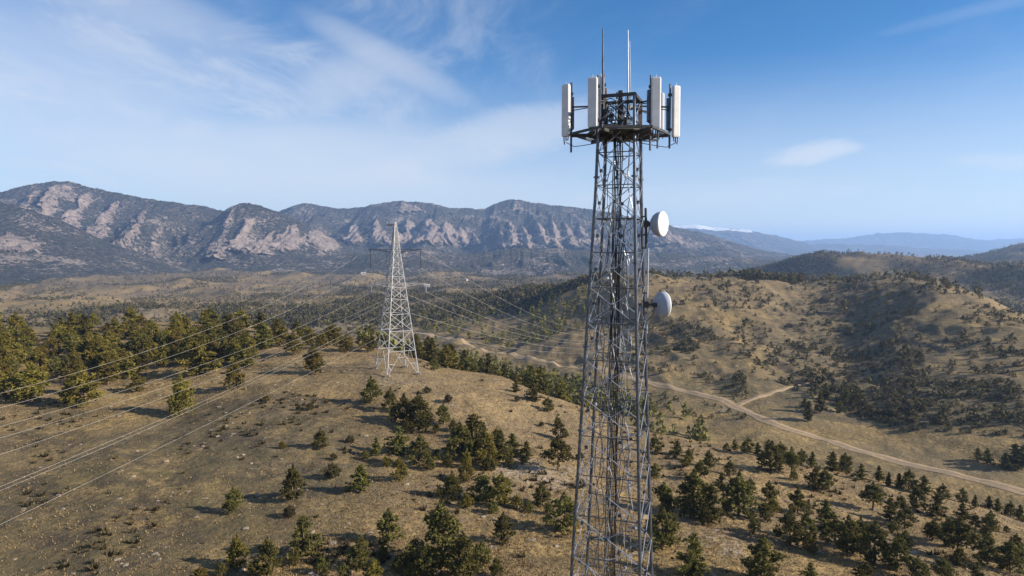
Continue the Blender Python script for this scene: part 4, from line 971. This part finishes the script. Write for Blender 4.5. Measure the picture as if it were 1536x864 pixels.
# ------------------------------------------------------------------ lattice cell tower
TY = 25.0
def tower():
    pt = P(930, 148, TY); ptop = P(929.5, 210, TY); pbot = P(918.5, 864, TY)
    base_z = float(H(pbot.x, TY)) - 0.3
    ax = Vector((0, 0, 0))
    def centre(z):
        t = (z - ptop.z) / (pbot.z - ptop.z); return Vector((ptop.x + (pbot.x - ptop.x) * t, TY, z))
    def rad(z):
        t = (z - ptop.z) / (pbot.z - ptop.z)
        return max(0.86, (0.865 + (1.77 - 0.865) * t))
    phi = math.radians(25)
    def corner(i, z):
        a = phi + i * math.pi / 2; c = centre(z); r = rad(z)
        return c + Vector((r * math.cos(a), r * math.sin(a), 0))
    c0 = centre(base_z)
    t = thing('cell_tower', 'dark square lattice cell tower rising in the right half of the picture', 'cell tower', c0)
    # corner order: 0 right, 1 far, 2 left, 3 near
    zt = pt.z
    for i in range(4):
        mb = MB(c0); zs = np.linspace(base_z, zt, 12)
        for a, b in zip(zs, zs[1:]): mb.tube(corner(i, a), corner(i, b), 0.059, 0.059, 8)
        for z in np.arange(base_z + 3, zt, 3.0):                       # flanges
            mb.tube(corner(i, z) - Vector((0, 0, .03)), corner(i, z) + Vector((0, 0, .03)), 0.105, 0.105, 8)
        mb.build('leg', M['steel'], t, smooth=False)
    # bays: finer where the tower is in view
    zs = [base_z]
    while zs[-1] < zt - 0.4:
        step = 3.0 if zs[-1] < ZC - 14 else 1.06 + 0.42 * min(1, (zt - zs[-1]) / 16)
        zs.append(min(zs[-1] + step, zt))
    for k in range(len(zs) - 1):
        z0, z1 = zs[k], zs[k + 1]; lowres = z0 < ZC - 14
        for i in range(4):
            j = (i + 1) % 4
            a0, a1, b0, b1 = corner(i, z0), corner(i, z1), corner(j, z0), corner(j, z1)
            n = Vector(((a0 + b0) / 2 - centre(z0)).to_tuple()); n.z = 0; n.normalize()
            for s, (u, v) in ((0.03, (a0, b1)), (-0.03, (b0, a1))):
                mb = MB(c0); mb.tube(u + n * s, v + n * s, 0.016, 0.016, 5)
                mb.build('brace', M['steel_light'], t)
            mb = MB(c0); mb.tube(a1, b1, 0.020, 0.020, 5)
            q = (a0 + b1 + b0 + a1) / 4
            mb.build('strut', M['steel'], t)
            if not lowres:
                mb = MB(c0); mb.box(q, (0.10, 0.10, 0.12), Matrix.Rotation(phi + i * math.pi / 2 + math.pi / 4, 3, 'Z')); mb.build('gusset', M['steel'], t)
        if k % 3 == 0 and not lowres:                                  # inner diaphragms
            mb = MB(c0)
            m = [(corner(i, z1) + corner((i + 1) % 4, z1)) / 2 for i in range(4)]
            for i in range(4): mb.tube(m[i], m[(i + 1) % 4], 0.016, 0.016, 4)
            mb.build('diaphragm', M['steel'], t)
    # climbing ladder on the far inside
    def inner(dx, dy, z):
        s = rad(z) / 1.2; return centre(z) + Vector((dx * s, dy * s, 0))
    lad = MB(c0)
    for dx in (-0.16, 0.10):
        zz = np.linspace(base_z + 1, zt, 8)
        for a, b in zip(zz, zz[1:]): lad.tube(inner(dx, 0.30, a), inner(dx, 0.30, b), 0.025, 0.025, 5)
    ladder = lad.build('ladder', M['steel_dark'], t)
    rb = MB(c0)
    for z in np.arange(ZC - 14, zt, 0.3): rb.tube(inner(-0.16, 0.30, z), inner(0.10, 0.30, z), 0.014, 0.014, 4)
    rb.build('rung', M['steel_dark'], ladder, kind='stuff')
    rg = random.Random(3)
    for k in range(7):                                                 # feeder cables
        dx, dy = -0.05 + 0.052 * (k - 3), -0.02 + 0.05 * rg.random()
        mb = MB(c0); pts = []
        for z in np.linspace(base_z + 1, ptop.z + 0.5, 46):
            w = 0.018 * math.sin(z * 1.9 + k) + 0.012 * math.sin(z * 4.3 + 2 * k)
            pts.append(centre(z) + Vector((dx + w, dy + 0.1, 0)))
        mb.path(pts, 0.021, 5); mb.build('feeder_cable', M['cable'], t)
    for k, (fx, fy) in enumerate(((0.42, -0.45), (0.60, 0.0), (-0.55, -0.20), (0.30, 0.1), (-0.25, -0.4), (-0.62, 0.1), (0.1, -0.5), (0.52, 0.3), (-0.4, 0.35), (0.2, -0.3), (-0.15, 0.5))):   # pale conduits
        mb = MB(c0); pts = []
        for z in np.linspace(base_z + 1, zt if k == 0 else ptop.z - 0.4 * k, 110):
            r = rad(z) / 1.15; w = 0.07 * math.sin(z * 1.1 + 1.7 * k) + 0.055 * math.sin(z * 2.9 + k) + 0.03 * math.sin(z * 6.1 + 3 * k)
            pts.append(centre(z) + Vector((fx * r * 0.72 + w, fy * r * 0.72, 0)))
        mb.path(pts, 0.017, 5); mb.build('conduit', M['steel_light'] if k % 3 == 1 else M['steel'], t)
    # cable hangers and junction boxes catching the light
    for k in range(54):
        z = ZC - 12.5 + k * 0.33 + rg.uniform(-.2, .2); r = rad(z) * 0.55
        mb = MB(c0); mb.box(centre(z) + Vector((rg.uniform(-r, r), rg.uniform(-r, .2), 0)), (0.08, 0.06, 0.10), Matrix.Rotation(rg.uniform(0, 3), 3, 'Z'))
        mb.build('cable_clamp', M['steel_light'], t)
    # gusset knots
    # ---------- platform (seen from below)
    pz = P(930, 201, TY).z; pc = centre(pz)
    plat = MB(c0)
    Ro = 1.76
    hexa = [pc + Vector((Ro * math.cos(math.radians(a)), Ro * math.sin(math.radians(a)), 0)) for a in (0, 62, 118, 180, 242, 298)]
    for a, b in zip(hexa, hexa[1:] + hexa[:1]):
        d = (b - a); q = d.to_track_quat('X', 'Z').to_matrix(); plat.box((a + b) / 2, (d.length + .06, 0.07, 0.085), q)
    platform = plat.build('platform', M['steel_dark'], t)
    for i in range(6):
        mb = MB(c0); a = pc + (hexa[i] - pc) * 0.25; b = hexa[i] * 1.0
        d = b - a; q = d.to_track_quat('X', 'Z').to_matrix(); mb.box((a + b) / 2 - Vector((0, 0, .06)), (d.length, 0.07, 0.11), q); mb.build('spoke', M['steel_dark'], platform)
    gr = MB(c0)
    for k in range(-9, 10):                                            # grating bars
        yy = k * 0.115; w = 0.98 * math.sqrt(max(0.05, 1.15 ** 2 - yy * yy))
        gr.box(pc + Vector((0, yy, 0.03)), (2 * w, 0.035, 0.05))
    for k in range(-8, 9):
        xx = k * 0.13; w = 0.98 * math.sqrt(max(0.05, 1.15 ** 2 - xx * xx)); gr.box(pc + Vector((xx, 0, 0.055)), (0.03, 2 * w, 0.03))
    gr.build('grating', M['steel_dark'], platform)
    rim = MB(c0)
    N = 14
    for k in range(N):
        a0, a1 = 2 * math.pi * k / N, 2 * math.pi * (k + 1) / N
        rim.tube(pc + Vector((1.16 * math.cos(a0), 1.16 * math.sin(a0), -.02)), pc + Vector((1.16 * math.cos(a1), 1.16 * math.sin(a1), -.02)), 0.045, 0.045, 6)
    rim.build('rim', M['steel_dark'], platform)
    # upper frame ring and arms
    for k in range(4):
        mb = MB(c0); a, b = corner(k, zt), corner((k + 1) % 4, zt); d = b - a; mb.box((a + b) / 2, (d.length + .1, 0.09, 0.11), d.to_track_quat('X', 'Z').to_matrix()); mb.build('top_beam', M['steel_dark'], t)
    for k in (0, 2):
        mb = MB(c0); mb.box((corner(k, pz) + corner(k, zt)) / 2 + Vector((0, -0.02, 0)), (0.13, 0.13, zt - pz)); mb.build('corner_post', M['rust'] if k == 0 else M['steel_dark'], t)
    mast = MB(c0); mast.tube(centre(pz - 0.3), centre(zt + 0.28), 0.10, 0.08, 8); mast.build('mast', M['steel_dark'], t)
    for k in range(7):
        a = rg.uniform(0, 6.28); z = rg.uniform(pz + .25, zt - .25); r = rg.uniform(.15, .5); mb = MB(c0)
        mb.box(centre(z) + Vector((r * math.cos(a), r * math.sin(a), 0)), (0.14, 0.11, rg.uniform(.16, .3)), Matrix.Rotation(a, 3, 'Z')); mb.build('radio_box', M['steel_dark'] if k % 3 else M['steel'], t)
    for k in range(9):                                                 # looping jumpers in the head
        a = rg.uniform(0, 6.28); b = a + rg.uniform(1, 2.5); z = rg.uniform(pz + .15, zt - .2); mb = MB(c0); pts = []
        for s in np.linspace(0, 1, 12):
            r = 0.55 * (0.5 + 0.5 * math.sin(s * 3.1)); an = a + (b - a) * s
            pts.append(centre(z + 0.35 * math.sin(s * 4 + k)) + Vector((r * math.cos(an), r * math.sin(an), 0)))
        mb.path(pts, 0.018, 5); mb.build('jumper', M['cable'], t)
    bc = MB(c0); bc.tube(P(926, 148, TY - .1), P(926, 138, TY - .1), .05, .03, 8); bc.build('beacon', M['steel_dark'], t)
    return t, c0, centre, corner, rad, pz, zt, platform
tw, c0, tcentre, tcorner, trad, plat_z, top_z, platform = tower()

# panel antennas: picture column, top row, bottom row, distance, facing (deg from +x), pipe column, what
PANELS = [
    (849, 127, 205, 25.2, 232, 857, 0.31, 'white panel antenna at the far left end of the platform'),
    (889, 116, 191, 24.0, 258, 897, 0.33, 'white panel antenna left of the mast, facing the viewer'),
    (901, 114, 190, 25.6, 150, 906, 0.20, 'narrow white panel antenna close behind the viewer-facing left one'),
    (984, 116, 194, 24.1, 262, 976, 0.33, 'white panel antenna right of the mast, facing the viewer'),
    (1014, 129, 206, 25.2, 285, 1005, 0.28, 'white panel antenna at the far right end of the platform'),
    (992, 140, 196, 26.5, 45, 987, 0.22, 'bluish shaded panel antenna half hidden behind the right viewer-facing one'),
]
for (px, yt, yb, Y, face, ppx, wid, lab) in PANELS:
    a = P(px, yt, Y); b = P(px, yb, Y); h = a.z - b.z; c = (a + b) / 2
    t = thing('panel_antenna', lab, 'antenna', b, 'panel antennas on the lattice tower')
    R = Matrix.Rotation(math.radians(face - 90), 3, 'Z')            # local +y is the radiating face
    dep = 0.16
    mb = MB(b); mb.box(c, (wid, dep, h), R, 0.045); mb.build('radome', M['white'] if 'bluish' not in lab else M['grey'], t, smooth=False)  # rear panel's shaded look is put into a greyer radome colour
    mb = MB(b); mb.box(c - R @ Vector((0, dep / 2 + 0.012, 0)), (wid * 0.8, 0.03, h * 0.96), R); mb.build('back_plate', M['grey'], t)
    pp = P(ppx, 150, Y + 0.12); pp.z = c.z
    mb = MB(b); lowz = P(px, 222 + 3 * (ppx % 3), Y).z; mb.tube(Vector((pp.x, pp.y, lowz)), Vector((pp.x, pp.y, a.z + 0.10)), 0.038, 0.038, 8); mb.build('mounting_pipe', M['steel'], t)
    for s in (-0.34, 0.34):
        mb = MB(b); q = c - R @ Vector((0, dep / 2, 0)) + Vector((0, 0, s * h)); mb.tube(q, Vector((pp.x, pp.y, q.z)), 0.028, 0.028, 6)
        mb.box(Vector((pp.x, pp.y, q.z)), (0.13, 0.13, 0.09)); mb.build('bracket', M['steel_dark'], t)
    rg = random.Random(int(px))
    for k in range(3):
        q = c + R @ Vector(((k - 1) * wid * 0.28, -0.01, -h / 2)); l = rg.uniform(.14, .34)
        mb = MB(b); mb.path([q, q - Vector((0, 0, l * .5)), q - Vector((-0.02 * (k - 1), 0, l))], 0.022, 6); mb.build('connector', M['steel_dark'], t)
    mb = MB(b); mb.tube(c + Vector((0, 0, h / 2)), c + Vector((0, 0, h / 2 + 0.10)), 0.014, 0.010, 5); mb.build('lightning_tip', M['steel_light'], t)
    # remote radio unit on the pipe
    mb = MB(b); mb.box(Vector((pp.x + (0.05 if ppx > px else -0.05), pp.y + 0.08, c.z - 0.05)), (0.12, 0.14, h * 0.62), None, 0.02); mb.build('radio_unit', M['rust'] if px in (901,) else M['steel'], t)
    # boom back to the tower head
    mb = MB(c0); q = Vector((pp.x, pp.y, P(930, 158, TY).z)); e = tcentre(q.z); e = e + (q - e).normalized() * 0.6
    mb.tube(q, e, 0.032, 0.032, 6); mb.tube(q - Vector((0, 0, .12)), e + Vector((0, 0, .02)), 0.018, 0.018, 5); mb.build('boom', M['steel_dark'], tw)
    mb = MB(c0); q = Vector((pp.x, pp.y, plat_z + 0.02)); e = tcentre(q.z); e = e + (q - e).normalized() * 1.0
    mb.tube(q, e, 0.04, 0.04, 6); mb.build('boom', M['steel_dark'], tw)
    mb = MB(b); q = c + R @ Vector((0, 0, -h / 2)) - Vector((0, 0, .3)); e = tcentre(plat_z - 0.25); e = e + (q - e).normalized() * 0.7
    mid = (q + e) / 2 - Vector((0, 0, .06)); mid.z = min(mid.z, plat_z - .12)
    mb.path([q + Vector((0, 0, .1)), q.lerp(mid, .5) - Vector((0, 0, .05)), mid, e], 0.014, 5); mb.build('jumper_cable', M['cable'], t)

for (px, y0, y1, Y, r, mat, lab) in ((904.5, 42, 150, 24.7, 0.042, 'steel', 'thick grey whip antenna on the left of the tower top'), (942, 45, 150, 24.9, 0.030, 'steel_light', 'thin pale whip antenna on the right of the tower top')):
    a = P(px, y0, Y); b = P(px, y1, Y)
    t = thing('whip_antenna', lab, 'antenna', b, 'whip antennas on the tower top')
    mb = MB(b); mb.tube(b, b.lerp(a, .62), r, r, 8); mb.tube(b.lerp(a, .62), a, r * .85, r * .6, 8); mb.build('whip', M[mat], t)
    mb = MB(b); mb.tube(b - Vector((0, 0, .7)), b + Vector((0, 0, .15)), r * 1.6, r * 1.6, 8); mb.build('base_sleeve', M['steel_dark'], t)
    if mat == 'steel_light':
        mb = MB(b); mb.tube(P(946, 150, Y), P(944.5, 62, Y), 0.014, 0.010, 5); mb.build('support_rod', M['steel'], t)

# microwave dishes
def dish(px, py, Y, rpx, az, back, lab, backmat):
    c = P(px, py, Y); R = rpx * Y / F
    d = Vector((math.cos(math.radians(az)), math.sin(math.radians(az)), 0))
    t = thing('dish_antenna', lab, 'antenna', c, 'microwave dishes on the lattice tower')
    mb = MB(c)
    back = back * R
    prof = [(-back * math.cos(q), R * math.sin(q)) for q in np.linspace(0.08, math.pi / 2, 9)] + [(0.05, R)]
    mb.lathe(c, d, prof, 32); mb.build('reflector', M[backmat], t, smooth=True)
    mb = MB(c); mb.lathe(c, d, [(0.045, R * 1.015), (0.085, R * 1.015), (0.10, R * .97), (0.115, R * .7), (0.125, R * .35), (0.128, 0.0)], 32); mb.build('radome', M['white'], t, smooth=True)
    hub = c - d * back
    mb = MB(c); mb.tube(hub - d * .14, hub + d * .05, .07, .09, 10); mb.build('hub', M['steel_dark'], t)
    pipe = P(969, py, Y + 0.05)
    mb = MB(c); mb.tube(hub - d * .08, Vector((pipe.x, pipe.y, hub.z)), .04, .04, 6); mb.box(Vector((pipe.x, pipe.y, hub.z)), (.16, .16, .22)); mb.build('mount', M['steel_dark'], t)
    mb = MB(c); pts = [hub - d * .05 - Vector((0, 0, .06)), hub - d * .1 - Vector((0, 0, .3)), Vector((pipe.x - .03, pipe.y, hub.z - .7))]
    mb.path(pts, .014, 5); mb.build('feed_cable', M['cable'], t)
dish(991.5, 336, 24.6, 18.5, -36, 0.85, 'white microwave dish turned to the right, the upper of two', 'dish_back')
dish(993, 457, 24.6, 19.5, 21, 0.55, 'microwave dish with its grey back towards the viewer, the lower of two', 'dish_back')
mb = MB(c0); mb.tube(P(968.5, 312, TY - .35), P(969.5, 372, TY - .35), .045, .045, 8); mb.build('dish_pipe', M['steel_dark'], tw)
mb = MB(c0); mb.tube(P(972.5, 372, TY - .3), P(970, 500, TY - .3), .03, .03, 8); mb.build('dish_pipe', M['steel_light'], tw)
for yy in (324, 352, 372, 440, 470, 495):
    mb = MB(c0); q = P(969.5, yy, TY - .33); mb.tube(q, tcorner(0, q.z), .03, .03, 5); mb.build('standoff', M['steel_dark'], tw)

# ------------------------------------------------------------------ transmission pylon
def pylon(bx, by, Y, ytop, lab, arms=True, detail=1.0, sc=1.0):
    base = P(bx, by, Y); g = float(H(base.x, base.y)); c0 = Vector((base.x, base.y, g))
    t = thing('transmission_pylon', lab, 'pylon', c0)
    zt = P(bx, ytop, Y).z; Hh = zt - g
    def rad(z):
        s = (z - g) / Hh
        return (5.4 + (1.15 - 5.4) * min(s / 0.80, 1)) * sc if s < 0.80 else (1.15 + (0.18 - 1.15) * (s - .80) / .20) * sc
    def corner(i, z):
        a = math.radians(-13 + 90 * i); r = rad(z); return Vector((c0.x + r * math.cos(a), c0.y + r * math.sin(a), z))
    feet = []
    for i in range(4):
        f = corner(i, g); f.z = float(H(f.x, f.y)) - 0.15; feet.append(f)
    zs = [g + Hh * s for s in (0, .155, .285, .395, .49, .57, .64, .70, .75, .80, .845, .885, .92, .95, .978, 1.0)]
    lr = 0.115 * sc; br = 0.066 * sc
    for i in range(4):
        mb = MB(c0); prev = feet[i]
        for z in zs[1:]:
            q = corner(i, z); mb.tube(prev, q, lr, lr, 6); prev = q
        mb.build('leg', M['pylon'], t)
        mb = MB(c0); mb.box(feet[i] + Vector((0, 0, .15)), (0.95 * sc, 0.95 * sc, 0.9)); mb.build('footing', M['rock'], t)
    for k in range(len(zs) - 1):
        z0, z1 = zs[k], zs[k + 1]
        for i in range(4):
            j = (i + 1) % 4
            a0 = feet[i] if k == 0 else corner(i, z0); b0 = feet[j] if k == 0 else corner(j, z0); a1, b1 = corner(i, z1), corner(j, z1)
            m = (a1 + b1) / 2
            if k == 0:                                   # K-brace of the open bottom panel
                L = ((a0, m), (b0, m), (a0.lerp(a1, .5), a0.lerp(m, .5)), (b0.lerp(b1, .5), b0.lerp(m, .5)), (a0.lerp(a1, .5), a0.lerp(m, .25)), (b0.lerp(b1, .5), b0.lerp(m, .25)))
            else:
                L = ((a0, b1), (b0, a1))
                if k < 6:
                    x = (a0 + b1 + b0 + a1) / 4; L += ((a0.lerp(a1, .5), a0.lerp(b1, .25)), (b0.lerp(b1, .5), b0.lerp(a1, .25)), (a1, b1.lerp(a0, 0.5))) if False else ((a0.lerp(a1, .5), a0.lerp(b1, .25)), (b0.lerp(b1, .5), b0.lerp(a1, .25)))
            for u, v in L:
                mb = MB(c0); mb.tube(u, v, br, br, 4); mb.build('brace', M['pylon'], t)
            mb = MB(c0); mb.tube(a1, b1, br, br, 4); mb.build('strut', M['pylon'], t)
    return t, c0
pyl, pc0 = pylon(595, 563, 158.0, 333, 'pale lattice transmission pylon on the golden ridge left of the cell tower')
PYY = 158.0
def arm(x0, x1, y, mat, dy=4, Y=PYY):
    mb = MB(pc0); a = P(x0, y, Y); b = P(x1, y, Y)
    mb.tube(a, b, .075, .075, 5)
    u = P(594 + (7 if x1 > 600 else -7), y + dy, Y); o = b if x1 > 600 else a
    mb.tube(u + Vector((0, .6, 0)), o, .08, .08, 4); mb.tube(u - Vector((0, .6, 0)), o, .08, .08, 4)
    for s in (.3, .55, .8):
        q = (P(594, y, Y)).lerp(o, s); w = u.lerp(o, s); mb.tube(q, w, .06, .06, 4)
    return mb.build('crossarm', mat, pyl)
arm(553, 594, 374, M['steel']); arm(594, 634, 374, M['steel'])
arm(556, 594, 425, M['pylon'], 6); arm(594, 641, 425, M['pylon'], 6)
arm(580, 594, 337, M['rust'], 2)
INS = [(556, 376, 402, 'long dark insulator string under the left end of the middle crossarm', 'steel_dark'), (631, 376, 402, 'long pale-topped insulator string under the right end of the middle crossarm', 'steel_dark'),
       (557, 427, 438, 'short insulator string under the left end of the lower crossarm', 'grey'), (639, 427, 438, 'short insulator string under the right end of the lower crossarm', 'grey')]
for x, y0, y1, lab, mt in INS:
    a, b = P(x, y0, PYY), P(x, y1, PYY)
    t = thing('insulator', lab, 'insulator', b, 'insulators on the transmission pylon')
    mb = MB(b); mb.tube(a, b, .05, .05, 6); mb.build('rod', M['steel_dark'], t)
    n = 12 if y1 - y0 > 15 else 6
    for k in range(n):
        q = a.lerp(b, (k + .5) / n)
        mb = MB(b); mb.lathe(q, (0, 0, 1), [(-.08, .05), (-.06, .17), (.03, .13), (.08, .05)], 8); mb.build('disc', M[mt], t)
pylon(930, 552, 415.0, 486, 'small far pylon standing behind the cell tower by the dirt road', sc=0.72)

# power lines: (start px,py,Y) -> (end px,py,Y), sag in metres
def line(a, b, sag, r, lab, group):
    A, B = P(*a), P(*b); n = 60; pts = []
    for k in range(n + 1):
        s = k / n; q = A.lerp(B, s); q.z -= 4 * sag * s * (1 - s); pts.append(q)
    mb = MB(A); mb.path(pts, r, 5)
    o = mb.build('power_line', M['wire'], None); o.location = A
    o['label'] = lab; o['category'] = 'power line'; o['group'] = group
def reach(a, Yb, sag, edge):
    """end height, well outside the frame, for which a span crosses the left picture edge at row `edge`"""
    A = P(*a); lo, hi = 300.0, 1400.0
    for _ in range(40):
        mid = (lo + hi) / 2; B = P(-260, mid, Yb); s = np.linspace(0, 1, 200)
        q = np.array(A)[None] * (1 - s[:, None]) + np.array(B)[None] * s[:, None]; q[:, 2] -= 4 * sag * s * (1 - s)
        gx, gy = proj(q[:, 0], q[:, 1], q[:, 2]); y0 = np.interp(0, gx[::-1], gy[::-1])
        if y0 > edge: hi = mid
        else: lo = mid
    return (-260, mid, Yb)
LG = 'power lines running left from the pylon'
LEFT = [((553, 374, PYY), (-260, 'e590', 62), 4.0, 'wire leaving the left end of the middle crossarm, highest of the left span'),
        ((556, 402, PYY), (-260, 'e612', 62), 3.2, 'wire from the long left insulator, second highest of the left span'),
        ((557, 438, PYY), (-260, 'e640', 60), 2.6, 'wire from the short left insulator, third highest of the left span'),
        ((575, 450, PYY), (-260, 'e657', 60), 2.2, 'wire leaving the pylon body, upper of a close pair across the forest front'),
        ((575, 456, PYY), (-260, 'e682', 60), 1.8, 'wire leaving the pylon body, lower of a close pair across the forest front'),
        ((572, 472, PYY), (-260, 'e730', 58), 1.4, 'upper wire of the pair crossing the meadow streak'),
        ((572, 478, PYY), (-260, 'e736', 57.5), 1.3, 'lower wire of the pair crossing the meadow streak'),
        ((568, 506, PYY), (-260, 'e787', 56), 0.5, 'lowest straight wire crossing the open meadow to the left edge')]
for i, (a, b, s, l) in enumerate(LEFT): line(a, reach(a, b[2], s, int(b[1][1:])), s, 0.0145, l, LG)
RG_ = 'power lines running right from the pylon'
RIGHT = [((634, 374, PYY), (928, 488, 415), 9.0, 'wire leaving the right end of the middle crossarm, highest of the right span'),
         ((631, 402, PYY), (926, 494, 415), 8.5, 'wire from the long right insulator, second highest of the right span'),
         ((639, 438, PYY), (932, 500, 415), 7.5, 'wire from the short right insulator, third highest of the right span'),
         ((612, 442, PYY), (928, 506, 415), 7.0, 'wire from the right side of the pylon body below the lower crossarm'),
         ((617, 470, PYY), (930, 514, 415), 5.5, 'wire from the pylon body, second lowest of the right span'),
         ((623, 498, PYY), (932, 524, 415), 3.5, 'lowest wire of the right span over the wooded dip')]
for a, b, s, l in RIGHT: line(a, b, s, 0.032, l, RG_)

# ------------------------------------------------------------------ haze
def haze():
    m = bpy.data.materials.new('haze'); m.use_nodes = True; t = NT(m.node_tree); t.n.clear()
    v = t.new('ShaderNodeVolumePrincipled'); v.inputs['Color'].default_value = (0.38, 0.60, 1.0, 1); v.inputs['Density'].default_value = 0.92e-4
    v.inputs['Anisotropy'].default_value = 0.2
    o = t.new('ShaderNodeOutputMaterial'); t.l.new(v.outputs[0], o.inputs['Volume'])
    mb = MB(); mb.box((0, 0, 215), (44000, 44000, 510)); ob = mb.build('haze', m, None, kind='stuff', label='thin blue haze over the valley', category='haze')
    ob.data.materials[0] = m
haze()
